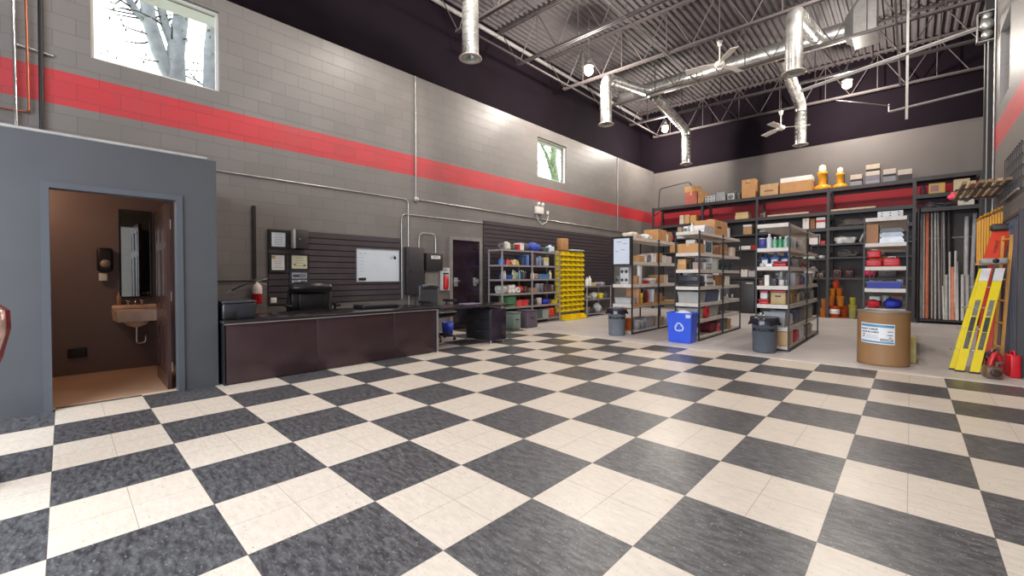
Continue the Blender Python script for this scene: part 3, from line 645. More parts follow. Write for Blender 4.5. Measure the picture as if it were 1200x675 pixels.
MB().box((-.095, -.02, .1), (-.071, .02, .3)).build('wall_bracket', M['black'], t)
t = thing('emergency_light', 'twin-head white emergency light above the far slatwall panel', 'emergency light', (XL, 7.37, 2.98))
MB().rbox((.001, -.16, 0), (.09, .16, .20), .01).build('battery_box', M['white'], t)
for y in (-.06, .12): MB().lathe([(0, -.04), (.03, -.04), (.055, .04), (0, .05)], 16, None, Tr(.06, y, .26) @ Ry(R(80))).build('lamp_head', M['white'], t)
t = tag(MB().tube([(XL+.03, 7.28, 2.97), (XL+.03, 7.34, 2.80), (XL+.03, 7.52, 2.70), (XL+.03, 7.72, 2.78), (XL+.03, 7.8, 2.97)], .01, 8).build('cable_loop', M['white']), 'white cable drooping beneath the emergency light', 'cable')
t = tag(MB().rbox((XL+.001, 7.73, 3.0), (XL+.06, 7.79, 3.10), .004).build('sensor_box', M['white']), 'tiny white sensor right of the emergency light', 'sensor')
pipe('chrome riser pipe at the far left edge of the wall', [P(15, 0, 0, X1+.03), P(19, 150, 0, X1+.03)], .016, M['chrome'])
a = P(30, -5, 0, X1+.03); b = P(34, 132, 0, X1+.03); pipe('copper pipe turning away at its foot above the washroom roof', bend([a, b, b+Vector((0, -.6, .0))], .04), .012, M['copper'])
pipe('black vertical drain pipe on the wall right of the copper pipe', [P(47, -5, 0, X1+.03), P(49, 153, 0, X1+.03)], .022, M['black'])
t = tag(MB().tube([P(19, 52, 0, X1), P(63, 66, 0, X1)], .02, 4).build('pipe_bracket', M['galv']), 'short strut bracket crossing behind the three left pipes', 'bracket')

# ------------------------------------------------------------------ washroom fittings
BX = XL+.052
t = thing('wall_sink', 'beige wall-hung sink with two taps inside the washroom', 'sink', (BX, -1.115, 0)); sk = mat((232, 208, 190), .25)
m = MB(); T = Tr(.2, 0, 0); m.add([(-.2,-.215,.66),(.2,-.19,.66),(.2,.19,.66),(-.2,.215,.66),(-.2,-.225,.80),(.22,-.2,.80),(.22,.2,.80),(-.2,.225,.80),(-.12,-.15,.80),(.16,-.14,.80),(.16,.14,.80),(-.12,.15,.80),(-.06,-.1,.69),(.1,-.1,.69),(.1,.1,.69),(-.06,.1,.69)],
   [(3,2,1,0),(0,1,5,4),(1,2,6,5),(2,3,7,6),(3,0,4,7),(4,5,9,8),(5,6,10,9),(6,7,11,10),(7,4,8,11),(8,9,13,12),(9,10,14,13),(10,11,15,14),(11,8,12,15),(12,13,14,15)], False, None, T)
m.rbox((0, -.225, .80), (.07, .225, .86), .02, n=3); m.build('basin', sk, t)
MB().lathe([(0, .56), (.1, .6), (.14, .66), (0, .66)], 20, None, Tr(.2, 0, 0)).build('basin_underside', sk, t)
m = MB(); m.tube(bend([(.2, 0, .60), (.2, 0, .36), (.2, .09, .36), (.2, .09, .45), (.0, .09, .45)], .035), .018, 10); m.build('drain_trap', M['chrome'], t)
m = MB(); m.tube([(.05, 0, .86), (.05, 0, .93), (.14, 0, .93), (.15, 0, .90)], .012, 8); m.build('faucet_spout', M['chrome'], t)
for y in (-.07, .07): MB().lathe([(.012, .86), (.012, .9), (.03, .905), (.03, .92), (0, .925)], 12, None, Tr(.05, y, 0)).build('tap', M['chrome'], t)
t = tag(MB().lathe([(0, .861), (.022, .861), (.024, .97), (.008, 1.0), (.008, 1.03), (0, 1.03)], 14, None, Tr(BX+.04, -1.27, 0)).build('soap_bottle', mat((190, 160, 130), .3)), 'slim pale soap bottle at the left of the washroom sink', 'bottle')
t = thing('mirror', 'tall black framed mirror above the washroom sink', 'mirror', (BX, 0, 0)); y0, y1, z0, z1 = -1.26, -.93, .95, 2.12
m = MB(); w = .02; m.box((.001, y0, z0), (.025, y0+w, z1)); m.box((.001, y1-w, z0), (.025, y1, z1)); m.box((.001, y0+w, z0), (.025, y1-w, z0+w)); m.box((.001, y0+w, z1-w), (.025, y1-w, z1)); m.build('frame', M['black'], t)
MB().box((.002, y0+w, z0+w), (.012, y1-w, z1-w)).build('mirror_glass', mat((210, 215, 215), .02, 1, var=0), t)
t = thing('towel_dispenser', 'black wall-mounted soap dispenser with a white label in the washroom', 'dispenser', (BX, -1.395, 0))
MB().rbox((.001, -.075, 1.30), (.10, .075, 1.60), .03, n=3).build('body', M['black'], t); MB().lathe([(0, 0), (.05, .0), (.05, .01), (0, .012)], 20, None, Tr(.1, 0, 1.40) @ Ry(R(90))).build('window', mat((150, 140, 132), .3), t); MB().rbox((.02, -.06, 1.18), (.06, .02, 1.28), .006).build('white_label', M['paper'], t)
t = tag(MB().rbox((BX+.001, -1.74, .22), (BX+.02, -1.57, .34), .006).build('wall_outlet', M['black']), 'black outlet plate low on the washroom wall', 'outlet')

# ------------------------------------------------------------------ burgundy chair cut off by the left edge
t = thing('barber_chair', 'burgundy and chrome barber chair cut off by the left picture edge', 'chair', (-2.50, -2.35, 0), R(43))
bur = mat((112, 40, 44), .25, var=.15)
MB().lathe([(0, 0), (.29, 0), (.30, .02), (.27, .05), (.06, .08), (.05, .1), (0, .1)], 32).build('round_base', M['black'], t)
MB().lathe([(.05, .09), (.045, .5), (0, .5)], 20).build('pump_column', M['chrome'], t)
MB().rbox((-.20, -.28, .5), (.20, .24, .62), .05, n=4).build('seat', bur, t)
m = MB(); m.poly([(-.14, .62), (.14, .62), (.20, .74), (.255, .92), (.25, 1.03), (.17, 1.08), (-.17, 1.08), (-.25, 1.03), (-.255, .92), (-.20, .74)], .16, .26); m.build('backrest', bur, t)
for s_ in (-1, 1):
    m = MB(); m.tube([(s_*.15, .2, .62), (s_*.215, .19, .73), (s_*.275, .18, .90), (s_*.275, .18, 1.02), (s_*.19, .19, 1.10)], [.014, .02, .03, .03, .018], 12); m.build('back_frame', mat((206, 170, 160), .15, .6), t)
    m = MB(); m.tube([(s_*(.245+.02*math.cos(a)), .10, .86+.05*math.sin(a)) for a in [2*PI*i/14 for i in range(14)]], .008, 8, closed=True); m.build('arm_loop', M['chrome'], t)
    MB().rbox((s_*.235-.03, -.22, .72), (s_*.235+.03, .12, .77), .02, n=3).build('arm_pad', bur, t)
m = MB(); m.tube([(-.19, .2, 1.10), (0, .2, 1.125), (.19, .2, 1.10)], .028, 14); m.build('top_rail', M['chrome'], t)

# ================================================================== SHELF GOODS
ORD = ['first', 'second', 'third', 'fourth', 'fifth', 'sixth', 'seventh', 'eighth', 'ninth', 'tenth', 'eleventh', 'twelfth', 'thirteenth', 'fourteenth', 'fifteenth', 'sixteenth']
def base(name, parts_root=True): return name
RS = random.Random(11)
def K_box(nm, w, d, h, c, L, cat, loc, rz, mark=None, second=None, tape=True):
    t = thing(nm, L, cat, loc, rz); m = MB(); m.rbox((-w/2, -d/2, 0), (w/2, d/2, h), .005, n=1); m.build('carton', mat(c, .8, var=.08, scale=5), t)
    if tape and h > .1: m = MB(); m.box((-.02, -d/2-.0008, h*.72), (.02, -d/2, h)); m.box((-.02, -d/2-.0008, h), (.02, d/2, h+.0008)); m.build('packing_tape', M['tape'], t)
    if mark is not None:
        mx, mz, mw, mh, mc = mark; MB().box((-w/2+w*mx, -d/2-.0016, h*mz), (-w/2+w*(mx+mw), -d/2-.0008, h*(mz+mh))).build('printed_mark', mat(mc, .6, var=0), t)
    return t
def K_open(nm, w, d, h, c, L, cat, loc, rz, fill=None):
    """open-topped tote or bin with a rim"""
    t = thing(nm, L, cat, loc, rz); k = .88; th = .012; m = MB()
    def ring(ww, dd, z): return [(-ww/2, -dd/2, z), (ww/2, -dd/2, z), (ww/2, dd/2, z), (-ww/2, dd/2, z)]
    vs = ring(w*k, d*k, 0)+ring(w*.97, d*.97, h)+ring(w*.97-2*th, d*.97-2*th, h)+ring(w*k-2*th, d*k-2*th, th)
    fs = [(3, 2, 1, 0), (12, 13, 14, 15)]
    for a, b in ((0, 4), (4, 8), (8, 12)): fs += [(a+i, a+(i+1) % 4, b+(i+1) % 4, b+i) for i in range(4)]
    m.add(vs, fs); m.build('tub', mat(c, .45, var=.06), t)
    r = MB(); o, q = ring(w, d, h-.02)+ring(w, d, h+.004), ring(w*.95-2*th, d*.95-2*th, h-.02)+ring(w*.95-2*th, d*.95-2*th, h+.004); vs = o+q
    fs = [(i, (i+1) % 4, 4+(i+1) % 4, 4+i) for i in range(4)]+[(4+i, 4+(i+1) % 4, 12+(i+1) % 4, 12+i) for i in range(4)]+[(8+i, 12+i, 12+(i+1) % 4, 8+(i+1) % 4) for i in range(4)]+[(i, 8+i, 8+(i+1) % 4, (i+1) % 4) for i in range(4)]
    r.add(vs, fs); r.build('rim', mat(tuple(int(x*.9) for x in c), .45, var=.06), t)
    if fill: MB().blob((0, 0, h*.8), (w*.8, d*.75, h*.55), seed=RS.randint(0, 99), amp=.13).build('contents', mat(fill, .8, var=.3, scale=20), t)
    return t
def K_crate(nm, w, d, h, c, L, cat, loc, rz, lid=None):
    t = thing(nm, L, cat, loc, rz); MB().rbox((-w/2+.01, -d/2+.01, 0), (w/2-.01, d/2-.01, h-.03), .015, n=2).build('case_body', mat(c, .45, var=.08), t)
    MB().rbox((-w/2, -d/2, h-.032), (w/2, d/2, h), .01, n=2).build('lid', mat(lid or tuple(int(x*.8) for x in c), .45), t)
    if w > .18: MB().rbox((-.04, -d/2-.012, h*.55), (.04, -d/2+.01, h*.55+.02), .004).build('latch', M['black'], t)
    return t
def K_tool(nm, w, d, h, c, L, cat, loc, rz, lid=None):
    t = thing(nm, L, cat, loc, rz); MB().rbox((-w/2, -d/2, 0), (w/2, d/2, h*.8), .02, n=2).build('case_body', mat(c, .4, var=.08), t)
    MB().rbox((-w/2, -d/2-.001, h*.36), (w/2, -d/2+.001, h*.42), .0005, n=1).build('seam', M['black'], t)
    m = MB(); m.tube([(-w*.2, 0, h*.78), (-w*.2, 0, h*.97), (w*.2, 0, h*.97), (w*.2, 0, h*.78)], min(.012, h*.05), 6); m.build('handle', mat(lid or (30, 30, 32), .5), t); return t
def one(mb, nm, c, L, cat, loc, rz, rough=.5, metal=0, var=.12):
    o = mb.build(nm, mat(c, rough, metal, var)); o.location = loc; o.rotation_euler = (0, 0, rz); return tag(o, L, cat)
def K_bottle(nm, w, d, h, c, L, cat, loc, rz, cap=(235, 235, 232)):
    t = thing(nm, L, cat, loc, rz); r = w/2
    MB().lathe([(0, 0), (r*.95, 0), (r, .01), (r, h*.66), (r*.85, h*.74), (r*.4, h*.84), (r*.4, h*.88), (0, h*.88)], 16).build('bottle_body', mat(c, .3, var=.05), t)
    MB().lathe([(0, h*.88), (r*.45, h*.88), (r*.45, h), (0, h)], 12).build('cap', mat(cap, .4, var=0), t); return t
def K_can(nm, w, d, h, c, L, cat, loc, rz, lid=(200, 200, 200)):
    t = thing(nm, L, cat, loc, rz); r = w/2
    MB().lathe([(0, 0), (r, 0), (r, h*.93), (r*.97, h*.94)], 18).build('can_body', mat(c, .4, var=.05), t); MB().lathe([(r*.97, h*.94), (r*1.0, h*.96), (r*.98, h), (0, h)], 18).build('lid', mat(lid, .35, .4, var=0), t); return t
def K_bucket(nm, w, d, h, c, L, cat, loc, rz, band=None):
    t = thing(nm, L, cat, loc, rz); r = w/2
    MB().lathe([(0, 0), (r*.82, 0), (r*.98, h*.97), (r, h*.97), (r, h), (r*.93, h), (r*.78, .02), (0, .02)], 24).build('bucket_body', mat(c, .45, var=.06), t)
    MB().tube([(r*math.cos(a), -r*math.sin(a), h*.92-.35*h*math.sin(a)) for a in [PI*i/12 for i in range(13)]], .004, 6).build('wire_handle', M['galv'], t)
    if band: MB().lathe([(r*.895, h*.35), (r*.965, h*.75), (r*.972, h*.75), (r*.902, h*.35)], 24).build('paper_label', mat(band, .6), t)
    return t
def K_jug(nm, w, d, h, c, L, cat, loc, rz, cap=(40, 60, 120)):
    t = thing(nm, L, cat, loc, rz); m = MB(); m.rbox((-w/2, -d/2, 0), (w/2, d/2, h*.72), .03, n=3); m.lathe([(w*.33, h*.70), (w*.16, h*.86), (w*.16, h*.9), (0, h*.9)], 14); m.build('jug_body', mat(c, .3, var=.06), t)
    MB().lathe([(0, h*.9), (w*.18, h*.9), (w*.18, h), (0, h)], 14).build('cap', mat(cap, .4, var=0), t); MB().box((-w*.3, -d/2-.001, h*.2), (w*.3, -d/2, h*.5)).build('label_sticker', M['paper'], t); return t
def K_helmet(nm, w, d, h, c, L, cat, loc, rz):
    t = thing(nm, L, cat, loc, rz); MB().lathe([(w*.42, 0), (w*.43, h*.3), (w*.38, h*.65), (w*.22, h*.92), (0, h)], 20).build('shell', mat(c, .3, var=.03), t)
    MB().lathe([(w*.40, .0), (w*.5, -.0), (w*.5, .012), (w*.40, .016)], 20).build('brim', mat(c, .3, var=.03), t); return t
def K_bag(nm, w, d, h, c, L, cat, loc, rz): return one(MB().blob((0, 0, h*.5), (w*.97, d*.97, h), seed=RS.randint(0, 99), amp=.10), nm, c, L, cat, loc, rz, .7, 0, .3)
def K_coil(nm, w, d, h, c, L, cat, loc, rz):
    m = MB(); n = 60; r = min(w, d)/2-.02; pts = []
    tr = min(.016, h/5)
    for i in range(n*3): a = 2*PI*i/20; k = i/(n*3); pts.append((math.cos(a)*(r-.02*math.sin(k*40)), math.sin(a)*(r-.02*math.cos(k*31)), tr+(h-2*tr)*k))
    m.tube(pts, tr, 6); return one(m, nm, c, L, cat, loc, rz, .5, 0, .15)
def K_tangle(nm, w, d, h, c, L, cat, loc, rz):
    m = MB(); rr = random.Random(RS.randint(0, 999)); pts = []
    for i in range(46): pts.append((rr.uniform(-1, 1)*(w/2-.02), rr.uniform(-1, 1)*(d/2-.02), .014+rr.random()**1.5*(h-.03)))
    out = []
    for i in range(len(pts)-2):
        a = (Vector(pts[i])+Vector(pts[i+1]))/2; b = (Vector(pts[i+1])+Vector(pts[i+2]))/2
        for k in range(4): t_ = k/4; out.append(a*(1-t_)**2+Vector(pts[i+1])*2*t_*(1-t_)+b*t_*t_)
    m.tube(out, .011, 6); return one(m, nm, c, L, cat, loc, rz, .5, .1, .25)
def K_roll(nm, w, d, h, c, L, cat, loc, rz):
    """roll lying along its width"""
    m = MB(); r = h/2; T = Tr(0, 0, r) @ Ry(R(90)); m.lathe([(r*.35, -w/2), (r, -w/2), (r, w/2), (r*.35, w/2), (r*.35, -w/2)], 18, None, T); return one(m, nm, c, L, cat, loc, rz)
def K_rolly(nm, w, d, h, c, L, cat, loc, rz):
    m = MB(); r = h/2; T = Tr(0, 0, r) @ Rx(R(90)); m.lathe([(r*.35, -d/2), (r, -d/2), (r, d/2), (r*.35, d/2), (r*.35, -d/2)], 18, None, T); return one(m, nm, c, L, cat, loc, rz)
def K_spool(nm, w, d, h, c, L, cat, loc, rz):
    t = thing(nm, L, cat, loc, rz); r = h/2; T = Tr(0, 0, r) @ Ry(R(90))
    for s in (-1, 1): MB().lathe([(0, s*w/2), (r, s*w/2), (r, s*(w/2-.012)), (0, s*(w/2-.012))], 24, None, T).build('flange', mat((40, 38, 40), .5), t)
    MB().lathe([(0, -w/2+.013), (r*.82, -w/2+.013), (r*.86, 0), (r*.82, w/2-.013), (0, w/2-.013)], 24, None, T).build('wound_cable', mat(c, .5, var=.2, scale=40), t); return t
def K_books(nm, w, d, h, c, L, cat, loc, rz): return one(MB().rbox((-w/2, -d/2, 0), (w/2, d/2, h), .004), nm, c, L, cat, loc, rz)
def K_tray(nm, w, d, h, c, L, cat, loc, rz):
    """sheet metal fixture: long pan with folded ends"""
    m = MB(); m.poly([(-w/2, 0), (w/2, 0), (w/2*.96, h*.5), (w/2*.8, h), (-w/2*.8, h), (-w/2*.96, h*.5)], -d/2, d/2); return one(m, nm, c, L, cat, loc, rz, .35, .4)
def K_bend(nm, w, d, h, c, L, cat, loc, rz):
    m = MB(); t = .03; n = 12; pts = [(-w/2+t+(w-2*t)*i/n, 0, t+(h-2*t)*math.sin(PI*i/n)**.7) for i in range(n+1)]; m.tube(pts, t, 10); return one(m, nm, c, L, cat, loc, rz, .4, .2)
def K_parts(nm, w, d, h, c, L, cat, loc, rz):
    """machine part: housing with a round face and a spout"""
    t = thing(nm, L, cat, loc, rz); MB().rbox((-w*.45, -d*.35, 0), (w*.3, d*.45, h*.7), .012).build('housing', mat(c, .4, .2), t)
    q_ = min(h, w)*.24; MB().lathe([(0, 0), (q_, 0), (q_, d*.12), (q_*.7, d*.13), (0, d*.13)], 16, None, Tr(-.05*w, -d*.35, h*.36) @ Rx(R(90))).build('round_face', mat(tuple(int(x*.6) for x in c), .4, .3), t)
    MB().tube([(w*.1, 0, h*.65), (w*.15, 0, h*.9), (w*.42, 0, h*.92)], min(.02, h*.1), 8).build('neck', mat(tuple(int(x*.7) for x in c), .4), t); return t
def K_frame(nm, w, d, h, c, L, cat, loc, rz, inner=(70, 90, 110)):
    t = thing(nm, L, cat, loc, rz); f = .025; m = MB(); m.box((-w/2, -.015, 0), (-w/2+f, .015, h)); m.box((w/2-f, -.015, 0), (w/2, .015, h)); m.box((-w/2+f, -.015, 0), (w/2-f, .015, f)); m.box((-w/2+f, -.015, h-f), (w/2-f, .015, h)); m.build('frame', mat(c, .4), t)
    MB().box((-w/2+f, -.008, f), (w/2-f, .01, h-f)).build('panel', mat(inner, .2, var=.3), t); return t
def K_switch(nm, w, d, h, c, L, cat, loc, rz):
    t = thing(nm, L, cat, loc, rz); MB().rbox((-w/2, -d/2, 0), (w/2, d/2, h), .006).build('housing', mat(c, .45, var=.05), t); nx = max(2, round(w/.11)); nz = 2
    for i in range(nx):
        for j in range(nz): MB().lathe([(0, 0), (h*.10, 0), (h*.09, .012), (0, .014)], 10, None, Tr(-w/2+w*(i+.5)/nx, -d/2, h*(j+.5)/nz) @ Rx(R(90))).build('knockout', mat((60, 60, 62), .5), t)
    return t
KD = dict(box=(K_box, 'cardboard_box', 'box'), wbox=(K_box, 'carton', 'box'), open=(K_open, 'storage_tote', 'storage bin'), crate=(K_crate, 'lidded_case', 'case'), tool=(K_tool, 'tool_case', 'tool case'), bottle=(K_bottle, 'bottle', 'bottle'),
    can=(K_can, 'can', 'can'), bucket=(K_bucket, 'bucket', 'bucket'), jug=(K_jug, 'jug', 'jug'), helmet=(K_helmet, 'hard_hat', 'hard hat'), bag=(K_bag, 'bundle', 'bundle'), coil=(K_coil, 'cable_coil', 'cable'), tangle=(K_tangle, 'cable_tangle', 'cable'),
    roll=(K_roll, 'roll', 'roll'), rolly=(K_rolly, 'roll', 'roll'), spool=(K_spool, 'cable_spool', 'spool'), book=(K_books, 'binder', 'binder'), tray=(K_tray, 'light_fixture', 'light fixture'), bend=(K_bend, 'curved_tube', 'tube'), part=(K_parts, 'fitting', 'fitting'),
    frame=(K_frame, 'framed_panel', 'panel'), switch=(K_switch, 'switch_box', 'electrical box'))
TAN = (190, 142, 94); TAN2 = (168, 122, 80); TAN3 = (206, 164, 116); GRY = (128, 128, 132); LG = (188, 188, 190); WH = (228, 226, 222); BK = (40, 38, 42); RD = (196, 34, 44); BL = (44, 70, 180); NV = (48, 62, 96); GN = (54, 120, 84); OR = (226, 110, 36); YL = (228, 196, 40); SLV = (150, 150, 152); MAR = (104, 30, 44)
CUR = ([], .05)
def row(where, unit, ax, fx, start, z, rz, items, gap=.02):
    """items: (kind, width, depth, height, colour, description[, extra dict]); ax 1 -> along y facing +x, ax 0 -> along x facing -y"""
    cur = start; k = 0; nx = [q for q in CUR[0] if q > z+.02]; room = (min(nx)-z-CUR[1]-.012) if nx else 9
    for it in items:
        if isinstance(it, (int, float)): cur += it; continue
        kind, w, d, h, c, desc = it[:6]; ex = dict(it[6]) if len(it) > 6 else {}
        sk = ex.get('stack'); sk = sk if isinstance(sk, list) else ([sk] if sk else []); tot = h+sum(q[3]+.003 for q in sk); fs_ = min(1, room/tot); h *= fs_
        fn, nm, cat = KD[kind]; nm = ex.pop('nm', nm); cat = ex.pop('cat', cat); st = ex.pop('stack', None); back = ex.pop('back', .0); lift = ex.pop('lift', 0)
        off = .025+d/2+back; loc = (fx-off, cur+w/2, z+lift+.001) if ax == 1 else (cur+w/2, fx+off, z+lift+.001)
        L = '%s, %s from %s, %s' % (desc, ORD[k], unit, where)
        fn(nm, w, d, h, c, L, cat, loc, rz, **ex)
        zz = z+lift+h+.002
        if st:
            for q, s in enumerate(st if isinstance(st, list) else [st]):
                kind2, w2, d2, h2, c2, desc2 = s[:6]; h2 *= fs_; e2 = dict(s[6]) if len(s) > 6 else {}; fn2, nm2, cat2 = KD[kind2]; nm2 = e2.pop('nm', nm2); cat2 = e2.pop('cat', cat2)
                fn2(nm2, w2, d2, h2, c2, '%s atop the %s item, %s' % (desc2, ORD[k], where), cat2, (loc[0], loc[1], zz), rz, **e2); zz += h2+.002
        cur += w+gap; k += 1

def rack(name, label, cat, x0, x1, ys, levels, post_m, shelf_m, th=.035, along='y', top=None, ps=.02, woods=()):
    """boltless rack; posts at both sides of every bay line"""
    t = thing(name, label, cat, (0, 0, 0)); H = (top or max(levels))
    for y in ys:
        for x in (x0, x1):
            s = ps if x == x0 else -ps; m = MB()
            if along == 'y': m.box((x, y-ps, 0), (x+s, y+ps, H+.01))
            else: m.box((y-ps, x, 0), (y+ps, x+s, H+.01))
            m.build('post', post_m, t)
    for i, z in enumerate(levels):
        for a, b in zip(ys[:-1], ys[1:]):
            m = MB()
            A, B = ((x0+ps+.001, a+.004, z-th), (x1-ps-.001, b-.004, z)) if along == 'y' else ((a+.004, x0+ps+.001, z-th), (b-.004, x1-ps-.001, z))
            m.box(A, B); s = m.build('shelf', (M['wood'] if i in woods else shelf_m), t)
            if i and along == 'y':
                bm2 = MB()
                for x in (x0+.002, x1-.014): bm2.box((x, a+ps, z-th-.012), (x+.012, b-ps, z-th-.001))
                bm2.build('shelf_beam', shelf_m, s)
    if along == 'y':
        for x in (x0, x1): MB().box((x-.004 if x == x1 else x-.006, ys[0]+ps, .0), (x+.006 if x == x1 else x+.004, ys[-1]-ps, .03)).build('floor_beam', post_m, t)
        for z in levels[1:]: MB().box((x0+ps, ys[0]-.014, z-th-.012), (x1-ps, ys[0]-.002, z)).build('end_beam', shelf_m, t)
    return t

sh = M['shelfw']
CUR = ([.06, .63, 1.06, 1.55, 2.07], .075)
# ---- rack A: the one with the whiteboard
ZA = [.06, .63, 1.06, 1.55, 2.07]; XA = (-3.25, -2.77)
rack('storage_rack', 'black post storage rack with a small whiteboard hung on its near end', 'storage rack', XA[0], XA[1], [6.45, 7.74, 8.84], ZA, M['rackblk'], sh, .06, woods=(1,))
w = 'rack with the whiteboard'; u = 'the front'; sd = lambda i: ['bottom', 'second', 'third', 'fourth', 'fifth', 'sixth', 'top'][i]+' shelf, '
f = XA[1]
def end_row(sh_, z, x0, items, y=6.47): row(sh_+' end, '+w, 'the left', 0, y, x0+.022, z, 0, items, .008)
def side(sh_, z, y, items, gap=.02): row(sh_+' shelf, '+w, u, 1, f, y, z, R(90), items, gap)
w = 'whiteboard rack'
end_row('bottom shelf', ZA[0], XA[0], [.2, ('bucket', .19, .19, .26, OR, 'orange bucket')])
side('bottom', ZA[0], 6.74, [('can', .2, .2, .2, SLV, 'silver pot'), ('can', .17, .17, .17, (130, 134, 140), 'grey pot'), ('open', .4, .36, .22, (150, 150, 156), 'grey tote'), .15, ('box', .34, .3, .2, (150, 130, 112), 'brown carton'), ('bag', .4, .3, .18, LG, 'pale grey bundle')])
end_row('second shelf', ZA[1], XA[0], [('open', .40, .26, .13, (178, 180, 184), 'pale grey tray', dict(fill=(190, 190, 186)))])
side('second', ZA[1], 6.78, [('book', .10, .3, .34, (176, 128, 88), 'brown upright board', dict(nm='board', cat='board')), ('tool', .10, .3, .28, YL, 'yellow tool case'), ('book', .04, .3, .32, BK, 'black upright case'), ('bend', .12, .3, .28, OR, 'orange curved clamp'), ('tangle', .16, .3, .28, (150, 40, 40), 'red clamp bundle'), ('bend', .14, .3, .28, RD, 'red curved clamp'), ('book', .05, .3, .3, LG, 'grey upright case'), .06, ('box', .36, .34, .2, TAN2, 'brown cardboard box'), ('bag', .3, .34, .14, (120, 110, 104), 'dull brown bundle')], .012)
end_row('third shelf', ZA[2], XA[0], [('part', .13, .2, .26, (120, 118, 118), 'dark grey fitting'), ('switch', .20, .16, .36, (190, 192, 194), 'silver cabinet', dict(nm='metal_cabinet', cat='cabinet'))])
side('third', ZA[2], 6.70, [('book', .08, .1, .18, TAN2, 'brown board', dict(nm='board', cat='board')), ('book', .05, .05, .46, WH, 'white upright tube', dict(nm='tube', cat='tube')), ('book', .06, .06, .42, (206, 206, 204), 'pale upright tube', dict(nm='tube', cat='tube')), ('open', .34, .3, .07, RD, 'low red tray'), ('bag', .5, .34, .14, (206, 206, 206), 'white wrapped bundle'), ('box', .24, .3, .2, TAN, 'tan carton'), ('wbox', .2, .3, .2, (200, 196, 190), 'pale carton')])
side('fourth', ZA[3], 6.52, [('box', .3, .36, .12, TAN3, 'low tan box'), ('box', .2, .3, .13, TAN, 'small tan box'), ('wbox', .1, .2, .16, WH, 'small white carton'), ('rolly', .18, .3, .18, GRY, 'grey roll'), .06, ('wbox', .2, .3, .2, WH, 'white carton'), ('box', .3, .3, .22, TAN, 'tan cardboard box'), ('wbox', .22, .3, .18, (206, 210, 212), 'pale grey carton'), ('wbox', .28, .3, .16, (210, 196, 194), 'pale pink carton')])
side('top', ZA[4], 6.52, [('bag', .30, .34, .12, (222, 214, 198), 'white bundle'), ('roll', .3, .34, .10, TAN3, 'tan paper roll'), ('bag', .34, .3, .12, WH, 'white cloth bundle'), ('roll', .2, .3, .1, (226, 214, 196), 'cream roll'), ('box', .46, .36, .26, TAN, 'large tan box'), ('bottle', .12, .12, .22, WH, 'white bottle'), ('box', .16, .3, .24, TAN2, 'narrow brown box'), ('bag', .18, .25, .22, (214, 70, 60), 'red bag')])
t = thing('hanging_whiteboard', 'small black framed whiteboard hanging on the near end of a storage rack', 'whiteboard', (-3.01, 6.425, 1.46))
m = MB(); m.box((-.235, -.02, 0), (-.19, 0, .62)); m.box((.19, -.02, 0), (.235, 0, .62)); m.box((-.19, -.02, 0), (.19, 0, .03)); m.box((-.19, -.02, .58), (.19, 0, .62)); m.build('frame', M['black'], t)
MB().box((-.189, -.012, .031), (.189, -.002, .579)).build('board_surface', mat((206, 214, 228), .15, var=.03), t)
for (x0, z0, w_) in ((-.12, .5, .12), (.03, .46, .1), (.0, .33, .08), (-.15, .3, .06)): MB().box((x0, -.0128, z0), (x0+w_, -.012, z0+.012)).build('marker_writing', mat((110, 120, 150), .7, var=0), t)
# ---- rack B: behind the blue bin
ZB = [.06, .40, .71, 1.03, 1.36, 1.68, 2.09]; XB = (-1.86, -1.39)
CUR = (ZB, .065)
rack('storage_rack', 'black post storage rack of seven shelves behind the blue recycling bin', 'storage rack', XB[0], XB[1], [6.45, 7.84, 9.08], ZB, M['rackblk'], sh, .05)
w = 'rack behind blue bin'; f = XB[1]; xb = XB[0]
side('bottom', ZB[0], 6.95, [.35, ('bag', .34, .36, .26, MAR, 'maroon bag'), ('bag', .12, .2, .2, (200, 90, 90), 'pink bag'), ('open', .44, .36, .24, (80, 88, 100), 'dark grey tote'), ('box', .2, .3, .22, TAN2, 'brown box')])
end_row('second shelf', ZB[1], xb, [('open', .40, .34, .20, (176, 172, 164), 'pale grey tote')])
side('second', ZB[1], 6.84, [('rolly', .24, .1, .24, RD, 'round red reel'), ('open', .56, .42, .22, (160, 156, 150), 'beige grey tote', dict()), .15, ('bag', .5, .4, .1, (120, 120, 124), 'flat grey bundle')])
end_row('third shelf', ZB[2], xb, [('open', .42, .40, .21, (160, 158, 154), 'pale grey tote', dict(fill=(150, 146, 140)))])
side('third', ZB[2], 6.92, [('open', .75, .42, .22, (78, 92, 124), 'blue-grey tote'), ('book', .04, .04, .26, WH, 'slim white post', dict(nm='post', cat='post')), .4, ('bag', .3, .3, .08, LG, 'low grey bundle')])
end_row('fourth shelf', ZB[3], xb, [('crate', .42, .36, .09, (44, 42, 48), 'flat black case', dict(stack=('tool', .38, .34, .15, (58, 56, 66), 'dark drill case')))])
side('fourth', ZB[3], 6.88, [('switch', .40, .36, .24, (224, 222, 218), 'white switch box'), ('wbox', .1, .3, .12, WH, 'small white carton'), .02, ('open', .62, .4, .22, TAN2, 'brown open cardboard box', dict(nm='open_cardboard_box', cat='box', fill=(200, 170, 140))), ('wbox', .26, .3, .2, WH, 'white carton')])
end_row('fifth shelf', ZB[4], xb, [('box', .17, .3, .10, TAN, 'tan box', dict(stack=('box', .16, .28, .1, TAN3, 'pale tan box', dict(tape=False)))), ('part', .11, .2, .17, BK, 'black fitting'), ('box', .1, .2, .14, (160, 140, 130), 'dull brown box', dict(tape=False))])
